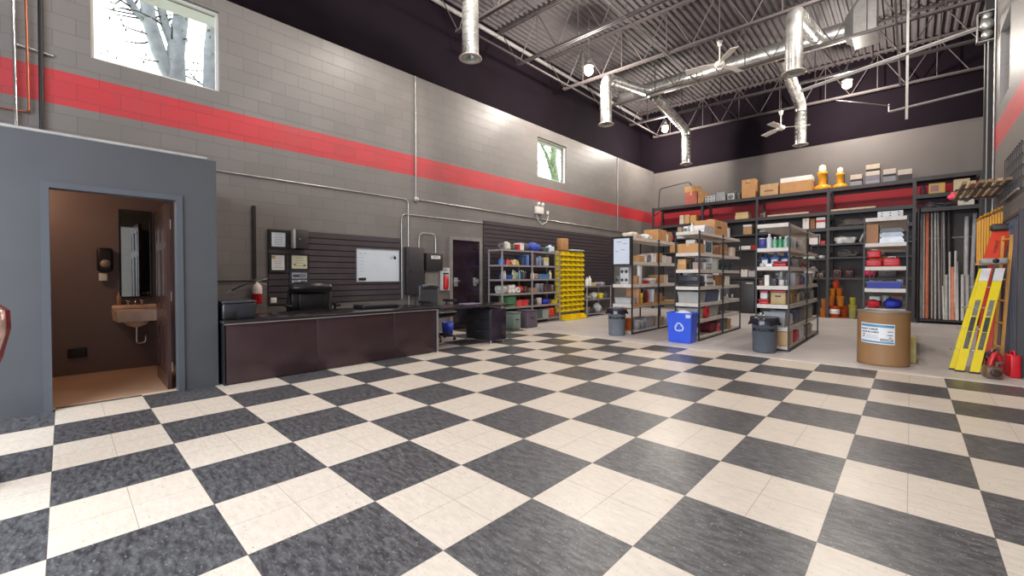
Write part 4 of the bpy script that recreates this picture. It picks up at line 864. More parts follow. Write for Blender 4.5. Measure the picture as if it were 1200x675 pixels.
side('fifth', ZB[4], 6.83, [('switch', .34, .3, .14, (196, 196, 194), 'grey outlet box', dict(stack=('tangle', .3, .28, .09, (150, 140, 130), 'loose cable'))), ('wbox', .28, .34, .26, (196, 200, 204), 'pale grey carton'), ('wbox', .1, .3, .24, (160, 176, 160), 'pale green carton'), ('part', .26, .3, .22, (90, 96, 98), 'dark machine'), ('crate', .40, .3, .14, (56, 92, 70), 'dark green case'), ('crate', .3, .3, .16, NV, 'navy case')])
end_row('sixth shelf', ZB[5], xb, [('box', .40, .36, .18, TAN, 'wide tan box', dict(stack=('wbox', .18, .1, .08, WH, 'small white paper stack', dict(tape=False))))])
side('sixth', ZB[5], 6.90, [('frame', .42, .1, .26, (214, 212, 206), 'pale framed blue panel'), .03, ('bag', .4, .36, .22, (150, 108, 84), 'brown bag'), ('box', .2, .3, .2, TAN2, 'brown box', dict(tape=False)), ('bag', .5, .36, .26, (168, 136, 112), 'tan wrapped bundle'), ('wbox', .2, .3, .2, (216, 200, 186), 'cream carton')])
end_row('top shelf', ZB[6], xb, [('box', .08, .2, .1, (150, 130, 110), 'small brown box', dict(tape=False)), ('part', .14, .2, .11, (170, 170, 172), 'grey fitting'), ('bottle', .07, .07, .16, WH, 'white bottle')])
side('top', ZB[6], 6.74, [('tray', .56, .42, .14, (224, 224, 228), 'white sheet metal hood'), .02, ('box', .82, .42, .30, TAN, 'largest tan box', dict(mark=(.2, .45, .3, .14, (90, 60, 40)), stack=('wbox', .14, .1, .05, WH, 'small white pad', dict(tape=False)))), ('wbox', .16, .3, .2, WH, 'white carton')])
# ---- rack C: behind the lettered bin
ZC = [.08, .39, .76, 1.07, 1.39, 1.70, 2.10]; XC = (-.40, .09)
CUR = (ZC, .065)
rack('storage_rack', 'black post storage rack of seven shelves behind the lettered grey bin', 'storage rack', XC[0], XC[1], [6.28, 7.92, 9.22], ZC, M['rackblk'], sh, .05)
w = 'rack behind lettered bin'; f = XC[1]; y0 = 6.33; xc = XC[0]; ey = 6.29
side('bottom', ZC[0], y0, [('book', .1, .36, .26, TAN3, 'tan upright board', dict(nm='board', cat='board')), ('book', .14, .36, .26, (176, 140, 110), 'brown upright board', dict(nm='board', cat='board')), ('book', .12, .36, .26, (196, 170, 140), 'pale upright board', dict(nm='board', cat='board')), .12, ('tool', .42, .34, .25, RD, 'red tool case'), ('wbox', .4, .34, .22, (222, 222, 224), 'white carton'), .05, ('open', .4, .36, .2, (150, 152, 156), 'grey tote'), ('box', .3, .3, .2, (176, 150, 128), 'dull tan box'), ('bag', .3, .3, .2, (196, 190, 184), 'pale bundle')])
end_row('second shelf', ZC[1], xc, [('bottle', .08, .08, .22, (206, 190, 180), 'cream bottle'), ('open', .32, .36, .24, (150, 152, 158), 'grey tote')], ey)
side('second', ZC[1], 6.76, [('bag', .16, .3, .22, (196, 180, 170), 'pale bundle'), ('open', .44, .36, .24, (56, 64, 96), 'dark blue tote'), ('open', .44, .36, .24, (96, 104, 116), 'slate grey tote'), ('bag', .5, .36, .26, (190, 160, 120), 'tan bundle'), ('open', .4, .36, .22, (160, 150, 140), 'beige tote')])
end_row('third shelf', ZC[2], xc, [('crate', .17, .16, .08, RD, 'flat red kit', dict(stack=('crate', .13, .14, .14, (214, 206, 206), 'white and red kit', dict(lid=(180, 60, 66))))), ('crate', .24, .30, .24, (176, 150, 104), 'tan crate with red lid', dict(lid=(150, 40, 50)))], ey)
side('third', ZC[2], 6.70, [('crate', .44, .34, .24, (150, 116, 62), 'olive brown crate'), ('open', .2, .3, .14, (200, 190, 170), 'cream tub'), .05, ('part', .3, .3, .26, (180, 178, 174), 'pale fitting'), ('bag', .24, .3, .2, (160, 158, 150), 'grey bundle'), ('part', .3, .3, .26, (160, 158, 156), 'grey fitting'), ('part', .3, .3, .26, (196, 196, 196), 'light grey fitting'), ('bag', .4, .3, .22, (170, 168, 164), 'light bundle')])
end_row('fourth shelf', ZC[3], xc, [('part', .09, .14, .13, (110, 80, 76), 'dark red fitting'), ('wbox', .07, .1, .18, (222, 220, 214), 'white carton', dict(tape=False)), ('part', .12, .16, .17, (70, 68, 70), 'black fitting'), ('can', .08, .08, .1, (206, 200, 196), 'pale can'), ('part', .05, .1, .14, (120, 120, 122), 'grey fitting')], ey)
side('fourth', ZC[3], 6.56, [('frame', .3, .3, .24, (150, 148, 150), 'pale grey panel', dict(inner=(170, 168, 172))), ('wbox', .34, .3, .22, (168, 166, 170), 'pale grey carton'), ('box', .16, .3, .07, RD, 'small red box', dict(tape=False)), .05, ('part', .26, .3, .22, (186, 184, 180), 'pale fitting'), ('bottle', .1, .1, .2, (80, 100, 160), 'blue bottle'), ('wbox', .26, .3, .22, (206, 204, 200), 'white carton'), ('can', .2, .2, .2, SLV, 'silver can'), ('wbox', .3, .3, .22, (190, 186, 180), 'cream carton')])
row('fifth shelf end, '+w, 'the left', 0, ey+.13, xc+.022, ZC[4], 0, [('jug', .14, .15, .25, (46, 70, 124), 'blue jug'), ('jug', .14, .15, .25, (84, 110, 156), 'pale blue jug'), ('jug', .14, .15, .25, (40, 60, 110), 'dark blue jug')], .006)
row('fifth shelf edge, '+w, 'the left', 0, ey-.018, xc+.04, ZC[4], 0, [('bag', .09, .09, .06, (190, 190, 196), 'grey cloth'), ('wbox', .1, .1, .05, (226, 226, 226), 'white pad', dict(tape=False)), ('crate', .20, .11, .09, RD, 'low red case')], .006)
side('fifth', ZC[4], 6.62, [('tangle', .3, .3, .16, (150, 50, 56), 'red wire tangle'), ('can', .12, .12, .14, SLV, 'silver can'), ('tangle', .3, .3, .16, (170, 50, 56), 'dull red tangle'), ('part', .24, .3, .22, (176, 176, 174), 'grey fitting'), ('bag', .2, .3, .16, (206, 60, 70), 'red bundle'), ('part', .3, .3, .2, (206, 204, 200), 'white fitting'), ('tangle', .36, .3, .2, (180, 178, 172), 'pale wire tangle'), ('part', .24, .3, .2, (150, 150, 150), 'dull fitting')])
end_row('sixth shelf', ZC[5], xc, [('can', .11, .11, .17, (70, 76, 150), 'white and blue can', dict(lid=(235, 235, 235))), ('bottle', .08, .08, .24, (196, 200, 206), 'pale grey bottle'), ('bottle', .07, .07, .18, (120, 170, 140), 'pale green bottle'), ('bottle', .07, .07, .18, (56, 150, 104), 'green bottle'), ('bottle', .07, .07, .18, (140, 170, 156), 'grey green bottle')], ey)
side('sixth', ZC[5], 6.46, [('bottle', .09, .09, .2, (70, 150, 110), 'green bottle'), ('bottle', .09, .09, .2, (200, 204, 206), 'white bottle'), ('bottle', .09, .09, .2, (160, 166, 170), 'grey bottle'), ('bottle', .09, .09, .2, (200, 200, 198), 'pale bottle'), ('can', .1, .1, .2, (206, 206, 204), 'white can'), ('part', .2, .24, .22, SLV, 'silver fitting'), ('tangle', .26, .3, .2, (196, 194, 190), 'pale hose tangle'), ('can', .14, .14, .2, (196, 196, 196), 'silver can'), ('bottle', .1, .1, .2, (220, 216, 206), 'cream bottle'), ('wbox', .26, .3, .24, (206, 186, 160), 'cream carton'), ('wbox', .12, .3, .2, (90, 60, 50), 'dark brown box'), ('crate', .3, .3, .16, (76, 70, 72), 'dark case'), ('part', .24, .3, .2, (190, 190, 188), 'grey fitting')], .014)
# ---- rack D: behind the drum
ZD = [.06, .40, .72, 1.035, 1.38, 1.75, 2.15]; XD = (.965, 1.49); CUR = (ZD, .06)
t = rack('storage_rack', 'black post storage rack standing directly behind the brown drum', 'storage rack', XD[0], XD[1], [7.0, 8.3, 9.4], ZD, M['rackblk'], sh, .045)
w = 'rack behind the drum'
def nrow(sdesc, z, items, gap=.01): row(sdesc+', '+w, 'the left', 0, 7.0, XD[0]+.025, z, 0, items, gap)
nrow('sixth shelf', ZD[5], [('box', .155, .35, .30, (160, 116, 86), 'brown box', dict(tape=False)), ('tray', .29, .4, .09, (150, 150, 152), 'silver fixture', dict(stack=[('tray', .28, .38, .07, (120, 120, 124), 'grey fixture'), ('tray', .28, .38, .06, (60, 60, 64), 'dark fixture')]))])
nrow('fifth shelf', ZD[4], [('tool', .2, .35, .14, RD, 'red and white drill box', dict(stack=('tool', .17, .33, .14, (206, 30, 40), 'upper red drill box', dict(lid=WH)))), ('tool', .2, .3, .16, (200, 36, 44), 'second red drill box', dict(lid=(220, 220, 220)))])
nrow('fourth shelf', ZD[3], [('open', .45, .4, .11, (50, 60, 150), 'long blue tote', dict(fill=(120, 124, 160)))])
nrow('third shelf', ZD[2], [('bag', .2, .4, .13, (196, 40, 44), 'red bag'), ('bag', .235, .4, .17, (40, 56, 176), 'blue bag')])
nrow('top shelf', ZD[6], [.14, ('switch', .3, .2, .09, (196, 200, 202), 'pale grey switch box')])
nrow('second shelf', ZD[1], [('open', .4, .4, .2, GRY, 'grey tote')])
t = tag(MB().tube([(1.02, 8.32, 2.158), (1.42, 8.32, 2.158)], .01, 6).build('x', M['black']) if 0 else MB().rbox((1.0, 7.7, 1.382), (1.3, 8.1, 1.56), .01).build('cardboard_box', M['card']), 'tan box deep on the fifth shelf behind the red drill boxes', 'box')
row('deep on the fourth shelf, rack behind the drum', 'the left', 0, 7.6, XD[0]+.04, ZD[3], 0, [('can', .08, .08, .12, (180, 90, 70), 'small rust-red can'), ('can', .08, .08, .12, (150, 60, 50), 'small red can'), ('box', .12, .12, .12, TAN2, 'small brown box', dict(tape=False)), ('can', .09, .09, .14, WH, 'small white can')])
row('deep on the third shelf, rack behind the drum', 'the left', 0, 7.7, XD[0]+.04, ZD[2], 0, [('box', .14, .2, .16, WH, 'small white carton', dict(tape=False)), ('can', .1, .1, .18, LG, 'pale can'), ('box', .14, .2, .18, (150, 110, 100), 'small brown box', dict(tape=False))])
# ---- grey steel shelving on the left wall (two bays) and the yellow bin rack
FX = -5.50; RX = -5.97
YE = [5.30, P(624, 340, 0, FX).y, P(657, 340, 0, FX).y-.03]
ZE = [.13]+[P(624, v, 0, FX).z for v in (358, 343, 327, 311, 294)]
gp = mat((158, 154, 156), .4, .2)
CUR = (ZE, .035)
rack('steel_shelving', 'grey steel shelving of two bays between the black door and the yellow bins', 'shelving', RX, FX, YE, ZE, gp, mat((150, 140, 140), .5), .03)
u = 'the left'; w1 = 'shelving bay nearer the black door'; w2 = 'shelving bay beside the yellow bins'
a0, b0 = YE[0]+.04, YE[1]+.04
LW = YE[1]-YE[0]; LB = YE[2]-YE[1]; sA = LW/1.6; sB = LB/1.25
def er(sd_, z, wh, y, s, items):
    its = [(i if isinstance(i, (int, float)) else (i[0], i[1]*s, min(i[2], .36), i[3], i[4], i[5])+tuple(i[6:])) for i in items]
    row(sd_+', '+wh, u, 1, FX, y, z, R(90), its, .012)
er('bottom shelf', ZE[0], w1, a0+.35, sA, [('crate', .4, .34, .24, (92, 84, 92), 'dark grey case'), ('tool', .3, .3, .22, (206, 60, 80), 'pink-red case'), ('bottle', .09, .09, .16, WH, 'white bottle')])
er('second shelf', ZE[1], w1, a0, sA, [('tangle', .26, .3, .16, (206, 96, 80), 'orange-red tangle'), ('open', .42, .34, .24, (72, 132, 84), 'green tote'), ('open', .32, .3, .15, (226, 84, 84), 'coral red tray'), ('open', .32, .3, .15, (220, 60, 64), 'bright red tray'), ('part', .14, .3, .2, (90, 100, 96), 'dark fitting')])
er('third shelf', ZE[2], w1, a0, sA, [('bag', .36, .34, .20, (196, 196, 192), 'pale grey bundle'), ('bag', .34, .34, .22, (210, 206, 200), 'white bundle'), ('rolly', .15, .2, .15, (200, 196, 186), 'pale roll'), ('bag', .26, .3, .2, (200, 50, 46), 'red bundle'), ('tangle', .28, .3, .2, (120, 100, 96), 'brown tangle')])
er('fourth shelf', ZE[3], w1, a0, sA, [('bottle', .1, .1, .24, WH, 'white bottle'), ('bottle', .1, .1, .2, LG, 'pale bottle'), ('open', .28, .3, .1, (52, 90, 170), 'blue tray'), ('bottle', .09, .09, .22, (190, 186, 176), 'cream bottle'), ('bottle', .09, .09, .2, (150, 176, 90), 'green bottle'), ('can', .12, .12, .16, SLV, 'silver can'), ('bottle', .09, .09, .2, (90, 150, 180), 'blue bottle'), ('bottle', .08, .08, .22, BK, 'black bottle'), ('bottle', .08, .08, .2, (90, 90, 94), 'grey bottle'), ('can', .1, .1, .18, (60, 60, 66), 'dark can')])
er('fifth shelf', ZE[4], w1, a0, sA, [('helmet', .28, .28, .17, (60, 110, 200), 'blue hard hat'), ('helmet', .26, .26, .15, (206, 80, 60), 'red hard hat'), ('bag', .16, .2, .14, (226, 190, 150), 'cream cloth'), ('helmet', .28, .28, .14, (210, 196, 70), 'yellow hard hat'), ('crate', .2, .3, .24, NV, 'navy case'), ('book', .05, .2, .26, (84, 120, 190), 'blue binder'), ('book', .05, .2, .26, (110, 140, 200), 'light blue binder')])
er('top shelf but one', (ZE[4]+ZE[5])/2+.0, w1, 99, sA, []) if 0 else None
er('top shelf', ZE[5], w1, a0, sA, [('tangle', .22, .26, .2, (120, 116, 120), 'grey tangle'), ('bag', .28, .28, .2, (222, 218, 206), 'white bundle'), ('bag', .2, .26, .16, (70, 100, 84), 'green bundle'), ('box', .14, .2, .14, RD, 'small red box', dict(tape=False)), ('wbox', .2, .24, .18, (222, 222, 226), 'white carton'), ('bag', .34, .3, .2, (90, 84, 104), 'violet-grey bundle')])
er('bottom shelf', ZE[0], w2, b0, sB, [('box', .14, .3, .24, (214, 96, 104), 'pink box', dict(tape=False)), ('open', .26, .3, .22, (70, 96, 96), 'dark teal tub'), ('open', .32, .3, .22, (150, 160, 152), 'grey-green tub', dict(fill=(230, 226, 220))), ('coil', .32, .3, .26, (222, 74, 40), 'orange hose coil')])
er('second shelf', ZE[1], w2, b0, sB, [('part', .26, .3, .22, (104, 76, 70), 'brown fitting'), ('can', .18, .18, .18, (190, 180, 174), 'pale can'), ('bag', .46, .3, .16, (40, 56, 180), 'blue bundle'), ('open', .2, .3, .1, (206, 180, 40), 'yellow tray')])
er('third shelf', ZE[2], w2, b0, sB, [('box', .2, .26, .12, (150, 120, 100), 'brown box', dict(tape=False)), ('can', .15, .15, .22, (130, 130, 134), 'grey can'), ('can', .15, .15, .22, (110, 110, 116), 'dark grey can'), ('crate', .3, .3, .2, (84, 60, 60), 'dark brown case'), ('can', .14, .14, .18, (120, 100, 96), 'brown can')])
er('fourth shelf', ZE[3], w2, b0, sB, [('bottle', .1, .1, .2, WH, 'white bottle'), ('rolly', .14, .2, .14, (150, 130, 120), 'brown roll'), ('open', .5, .3, .12, (80, 130, 180), 'light blue tray', dict(fill=(200, 206, 210))), ('bottle', .1, .1, .22, (222, 206, 150), 'cream bottle')])
er('fifth shelf', ZE[4], w2, b0, sB, [('book', .07, .2, .26, (86, 80, 96), 'violet binder'), ('book', .07, .2, .26, (60, 58, 66), 'dark binder'), ('can', .12, .12, .2, SLV, 'silver can'), ('book', .07, .2, .24, (120, 140, 190), 'pale blue binder'), ('can', .12, .12, .18, (90, 86, 90), 'dark can'), ('box', .2, .2, .12, (190, 190, 180), 'pale box', dict(tape=False, stack=('box', .18, .2, .1, (200, 186, 120), 'cream box', dict(tape=False))))])
er('top shelf', ZE[5], w2, b0-.05, sB, [('bag', .6, .34, .24, (64, 84, 176), 'blue and violet bag'), ('bag', .2, .26, .14, (70, 90, 90), 'dark bundle'), ('jug', .22, .2, .22, (200, 212, 226), 'pale jug')])
# hard hats sit on the shelf under the top
def hat(y, c, L): K_helmet('hard_hat', .26*sA, .26, .15, c, L, 'hard hat', (FX-.16, y, ZE[4]+.26 if 0 else ZE[4]+.001), 0)
# yellow louvre rack of small bins
YY0, YY1 = YE[2]+.03, P(686, 330, 0, FX).y
t = thing('bin_rack', 'tall grey louvred rack that carries the rows of small yellow bins', 'rack', (0, 0, 0))
for y in (YY0, YY1-.03): MB().box((FX-.22, y, 0), (FX-.19, y+.03, 1.95)).build('post', gp, t)
MB().box((FX-.21, YY0+.03, .12), (FX-.20, YY1-.03, 1.95)).build('louvre_panel', gp, t); MB().box((FX-.3, YY0, 0), (FX+.1, YY0+.03, .03)).build('foot', gp, t); MB().box((FX-.3, YY1-.03, 0), (FX+.1, YY1, .03)).build('foot', gp, t)
nc, nr = 5, 12; bw = (YY1-YY0-.02)/nc; bh = (1.93-.22)/nr
def ybin(w, d, h):
    vs = []; th = .004; k = .5
    m = MB(); m.box((-w/2, -d/2, 0), (w/2, d/2, th)); m.box((-w/2, d/2-th, th), (w/2, d/2, h)); m.box((-w/2, -d/2, th), (w/2, -d/2+th, h*.42))
    for s in (-1, 1):
        x0, x1 = (s*w/2, s*(w/2-th)); pr = [(-d/2, th), (d/2, th), (d/2, h), (-d*.1, h), (-d/2, h*.42)]
        vs = [(x0, a, b) for a, b in pr]+[(x1, a, b) for a, b in pr]; m.add(vs, [(0,1,2,3,4), (9,8,7,6,5), (0,1,6,5), (1,2,7,6), (2,3,8,7), (3,4,9,8), (4,0,5,9)])
    return m
first = None
yb_m = mat((240, 208, 24), .35, var=.04)
for j in range(nr):
    for i in range(nc):
        loc = (FX-.115, YY0+.01+bw*(i+.5), .24+bh*j)
        if first is None:
            o = ybin(bw*.90, .18, bh*.86).build('stacking_bin', yb_m); o.rotation_euler = (0, 0, R(90)); o.location = loc
            tag(o, 'x', 'bin', 'small yellow bins on the bin rack'); first = c = o
        else: c = first.copy(); COL.objects.link(c); c.location = loc
        c['label'] = 'small yellow bin, %s column from the left, %s row up on the bin rack' % (ORD[i], ORD[j])
o = ybin((YY1-YY0)*.40, .22, .15).build('stacking_bin', yb_m); o.rotation_euler = (0, 0, R(90)); o.location = (FX+.0, YY0+(YY1-YY0)*.28, .001); tag(o, 'larger yellow bin on the floor under the bin rack, left one', 'bin')
c = o.copy(); COL.objects.link(c); c.location = (FX+.0, YY0+(YY1-YY0)*.72, .001); c['label'] = 'larger yellow bin on the floor under the bin rack, right one'
t = tag(MB().rbox((-.14, -.1, 0), (.14, .1, .34), .02).build('paper_sack', M['card']), 'tan paper sack standing above the tall yellow bin rack', 'sack'); t.location = (FX-.16 , YY0+.30, 1.956); t.rotation_euler = (0, 0, R(80))
t = tag(MB().rbox((-.16, -.3, 0), (.16, .3, .04), .01).build('flat_tray', mat((190, 190, 192), .5)), 'flat pale tray lying above the tall yellow bin rack, right side', 'tray'); t.location = (FX-.16, YY0+.85, 1.956)
MBc = MB()
# ---- low shelving right of the yellow bins
YF = [YY1+.1, P(716, 340, 0, FX).y]; zf = [.10]+[P(700, v, 0, FX).z for v in (350, 335)]
CUR = (zf, .035)
rack('low_shelving', 'low grey steel shelving between the yellow bins and the whiteboard rack', 'shelving', RX, FX, YF, zf, gp, mat((140, 132, 132), .5), .03)
row('bottom shelf, low grey shelving', u, 1, FX, YF[0]+.05, zf[0], R(90), [('bucket', .24, .24, .2, (150, 140, 130), 'dull grey bucket'), ('part', .3, .3, .22, (90, 90, 92), 'dark fitting'), ('bag', .4, .3, .3, (190, 190, 192), 'pale grey bundle')])
row('middle shelf, low grey shelving', u, 1, FX, YF[0]+.05, zf[1], R(90), [('tangle', .4, .3, .18, (206, 200, 180), 'pale cable tangle'), ('bag', .3, .3, .2, (214, 210, 200), 'white bundle'), ('bag', .28, .3, .18, (220, 200, 50), 'yellow bundle'), ('part', .3, .3, .2, (120, 116, 120), 'grey fitting')])
row('top shelf, low grey shelving', u, 1, FX, YF[0]+.05, zf[2], R(90), [('bottle', .12, .12, .26, (232, 228, 216), 'cream bottle'), ('bottle', .12, .12, .3, WH, 'white bottle'), ('box', .2, .2, .1, (190, 180, 120), 'small cream box', dict(tape=False)), ('bag', .3, .26, .12, (140, 124, 150), 'violet bundle'), ('bag', .3, .26, .12, (160, 150, 170), 'lilac bundle')])
# goods on the floor in front of the shelving
K_crate('lidded_bin', .28, .3, .40, (132, 152, 144), 'pale green bin on the floor right of the drawer pedestal', 'bin', (-5.28, 5.42, 0), R(90)) 
K_crate('lidded_bin', .42, .36, .42, (100, 90, 104), 'dark violet-grey bin on the floor below the red trays', 'bin', (-5.26, 5.90, 0), R(90))

# ---- back wall rack
YBF, YBB = 13.60, 14.5; BXs = [-5.68, -3.86, -2.14, -.27, 1.57, 2.76]
t = thing('pallet_rack', 'tall dark steel rack of five bays along the whole back wall', 'storage rack', (0, 0, 0)); rk = M['rackgry']
for x in BXs:
    for y in (YBF, YBB-.06):
        m = MB(); m.box((x-.035, y, 0), (x+.035, y+.06, 3.82)); p = m.build('post', rk, t)
    for z in (.6, 1.6, 2.6, 3.5): MB().tube([(x, YBF+.061, z), (x, YBB-.061, z+.35)], .015, 6).build('brace', rk, t)
LV = {0: [.08, 1.2, 2.1, 2.6, 3.12, 3.8], 1: [.08, 1.2, 2.1, 2.6, 3.12, 3.8], 2: [.08, 1.18, 1.75, 2.17, 2.65, 3.12, 3.8], 3: [.08, 1.18, 1.78, 2.17, 2.66, 3.12, 3.8], 4: [.10, 3.0, 3.36, 3.82]}
for b in range(5):
    xa, xb = BXs[b]+.036, BXs[b+1]-.036
    for z in LV[b]:
        if b != 4 and z < .1: continue
        hh = .10 if z > 3 or z > 2.6 else .05
        for y, nm in ((YBF+.002, 'beam'), (YBB-.05, 'beam')): MB().box((xa, y, z-hh), (xb, y+.045, z)).build(nm, rk, t)
        MB().box((xa, YBF+.05, z-.03), (xb, YBB-.052, z-.006)).build('deck_board', rk, t)
w5 = ['back rack bay one', 'back rack bay two', 'back rack bay three', 'back rack bay four', 'back rack bay five']
def br_(b, z, sd_, items, x=None, gap=.03):
    global CUR
    CUR = (LV[b], .10); row(sd_+', '+w5[b], 'the left', 0, YBF, (x if x is not None else BXs[b]+.06), z, 0, items, gap)
br_(0, 3.8, 'top', [1.15, ('box', .42, .4, .44, (176, 96, 84), 'patterned red box', dict(stack=('box', .46, .4, .2, TAN, 'flat tan box'))), ('box', .2, .4, .42, TAN, 'narrow tan box')])
br_(1, 3.8, 'top', [.02, ('switch', .34, .3, .22, (196, 198, 200), 'grey fitting box'), ('tray', .3, .3, .3, (160, 162, 164), 'grey fixture'), ('part', .3, .4, .32, (190, 190, 190), 'pale motor', dict(nm='motor', cat='motor')), ('part', .1, .3, .3, (110, 110, 112), 'dark motor', dict(nm='motor', cat='motor'))])
br_(1, 3.8, 'top right', [('box', .40, .45, .60, TAN, 'tall tan box', dict(mark=(.3, .78, .3, .05, (110, 70, 40))))], x=-2.60)
br_(2, 3.8, 'top', [.02, ('box', .5, .45, .36, (196, 158, 116), 'light tan box', dict(mark=(.25, .35, .5, .12, (130, 84, 56)))), .02, ('box', .84, .5, .34, TAN, 'long tan box with white upper half', dict(tape=False, stack=('wbox', .82, .46, .14, WH, 'long white carton', dict(tape=False))))])
t = None
def beacon(x, y, z, s, L):
    t = thing('warning_beacon', L, 'warning light', (x, y, z)); ym = mat((226, 158, 30), .4, var=.05)
    MB().lathe([(0, 0), (.24*s, 0), (.25*s, .05*s), (.24*s, .14*s), (.14*s, .19*s), (.12*s, .2*s)], 24).build('base_tub', ym, t)
    MB().lathe([(.12*s, .2*s), (.115*s, .52*s), (.15*s, .55*s), (.14*s, .62*s), (0, .63*s)], 24).build('column', ym, t)
    MB().lathe([(.10*s, .63*s), (.11*s, .70*s), (.09*s, .83*s), (0, .88*s)], 20).build('clear_lens', mat((222, 214, 196), .15, var=.05), t)
    m = MB(); m.tube([(.13*s, -.05, .2*s), (.16*s, -.1*s, .35*s), (.14*s, -.05, .52*s)], .012, 6); m.build('side_rod', M['black'], t)
beacon(-.46, YBF+.33, 3.802, .9, 'larger yellow beacon with clear lens on top of the back rack')
beacon(-.03, YBF+.30, 3.802, .72, 'smaller yellow beacon with clear lens on top of the back rack')
def ctn(x, zs, w_, L0):
    z = 3.802
    for i, (h, c) in enumerate(zs): K_box('small_carton', w_, .3, h, c, '%s carton up, %s' % (ORD[i], L0), 'box', (x, YBF+.2, z), 0, tape=False); z += h+.003
ctn(.36, [(.12, (150, 146, 150)), (.05, (56, 52, 54)), (.13, (206, 186, 168))], .26, 'first small stack right of the beacons on the back rack')
ctn(.72, [(.10, (150, 146, 156)), (.12, (130, 126, 136)), (.12, (206, 190, 178)), (.05, (50, 46, 48)), (.13, (206, 190, 170))], .30, 'tallest small stack on top of the back rack')
ctn(1.07, [(.15, (130, 130, 138)), (.05, (50, 46, 48)), (.14, (196, 182, 172))], .26, 'third small stack right of the beacons on the back rack')
ctn(1.38, [(.14, (66, 60, 62)), (.14, (190, 178, 168))], .28, 'small stack at the right end of the back rack')
br_(0, 3.12, 'under top', [.95, ('box', .16, .3, .18, (214, 200, 184), 'pale box', dict(tape=False, stack=('box', .15, .3, .14, (196, 180, 160), 'beige box', dict(tape=False)))), ('box', .16, .3, .32, TAN3, 'narrow tan box', dict(tape=False)), ('box', .22, .35, .28, (206, 164, 96), 'yellowish tan box')])
br_(1, 3.12, 'under top', [.0, 1.0, ('box', .0+.40, .4, .12, (206, 180, 130), 'flat cream box', dict(tape=False, stack=('box', .38, .38, .1, (196, 170, 120), 'flat beige box', dict(tape=False))))], x=BXs[1]+.06)

br_(2, 3.12, 'under top', [('part', .2, .3, .2, (150, 120, 110), 'small dull fitting'), ('book', 1.1, .06, .05, (206, 180, 150), 'long pale plank', dict(nm='plank', cat='plank'))])
br_(3, 3.12, 'under top', [('book', 1.0, .06, .05, (200, 176, 150), 'long pale plank', dict(nm='plank', cat='plank'))])
br_(0, 2.6, 'third level', [('box', .3, .3, .26, TAN, 'tan box'), ('box', .26, .3, .2, TAN2, 'brown box'), .2, ('wbox', .3, .3, .2, (200, 200, 200), 'pale carton')])
br_(0, 2.1, 'fourth level', [.6, ('box', .26, .3, .28, TAN, 'tan box'), ('box', .26, .3, .26, TAN2, 'brown box'), ('box', .24, .3, .24, TAN3, 'pale tan box')])
br_(0, 1.2, 'fifth level', [.5, ('crate', .5, .4, .3, (64, 60, 64), 'dark case'), ('bag', .4, .4, .3, GRY, 'grey bundle')])
br_(1, 2.6, 'third level', [('can', .2, .2, .2, (150, 130, 110), 'brown can'), ('part', .3, .3, .22, (200, 200, 200), 'pale fitting'), ('wbox', .16, .3, .34, WH, 'white upright carton'), .5, ('box', .26, .3, .32, (190, 150, 110), 'tan box with white top', dict(mark=(.0, .8, 1, .2, (235, 235, 235)), tape=False))])
br_(1, 2.1, 'fourth level', [.2, ('crate', .4, .4, .2, BK, 'black case'), .5, ('wbox', .34, .3, .12, WH, 'white carton', dict(tape=False)), ('box', .12, .3, .14, RD, 'small red box', dict(tape=False))])
br_(1, 1.2, 'fifth level', [.3, ('wbox', .26, .3, .22, (210, 208, 204), 'white carton'), .6, ('wbox', .2, .3, .24, WH, 'upright white carton'), ('wbox', .2, .3, .2, LG, 'pale carton')])
br_(2, 2.65, 'third level', [('tray', 1.1, .4, .07, (150, 156, 156), 'long grey fixture', dict(stack=('tray', 1.0, .36, .06, (176, 180, 178), 'long pale fixture'))), .05, ('wbox', .16, .3, .32, (222, 220, 216), 'white upright carton'), ('box', .12, .3, .30, (150, 100, 70), 'narrow brown box', dict(tape=False)), ('wbox', .22, .3, .32, (226, 222, 222), 'white carton with red stripe', dict(mark=(0, .55, 1, .2, RD), tape=False))])
br_(2, 2.17, 'fourth level', [1.35, ('wbox', .26, .3, .3, (228, 222, 220), 'white carton', dict(tape=False)), ('box', .1, .2, .1, (206, 70, 76), 'small pink box', dict(tape=False))])
br_(2, 1.75, 'fifth level', [1.2, ('tray', .3, .3, .08, (150, 156, 140), 'grey-green fixture', dict(stack=('tray', .28, .3, .08, (176, 180, 160), 'pale green fixture'))), ('coil', .2, .2, .1, (190, 190, 190), 'pale cable coil')])
br_(2, 1.18, 'sixth level', [1.2, ('can', .3, .3, .34, (200, 200, 200), 'white drum'), ('part', .2, .3, .2, (160, 140, 130), 'dull fitting')])
br_(3, 2.66, 'third level', [.05, ('bag', 1.0, .5, .26, (92, 84, 82), 'long dark wrapped bundle'), .05, ('tray', .55, .3, .12, (176, 182, 186), 'pale grey fixture')])
br_(3, 2.17, 'fourth level', [.05, ('bag', .56, .4, .22, (222, 220, 218), 'rounded white bundle'), ('bend', .3, .2, .3, (170, 170, 168), 'curved grey tube'), ('wbox', .3, .3, .28, (222, 220, 218), 'white carton', dict(tape=False)), .1, ('crate', .4, .4, .2, BK, 'black case')])
br_(3, 1.78, 'fifth level', [.03, ('tangle', .7, .5, .26, (120, 116, 114), 'dark grey hose tangle'), ('tangle', .5, .4, .24, (140, 136, 134), 'grey hose tangle')])
br_(3, 1.18, 'sixth level', [.05, ('part', .26, .3, .34, (96, 60, 58), 'dark red fitting'), ('part', .24, .3, .3, (84, 50, 50), 'maroon fitting'), .12, ('spool', .30, .26, .26, (206, 30, 90), 'magenta cable spool'), ('crate', .4, .4, .24, (60, 58, 60), 'dark case')])
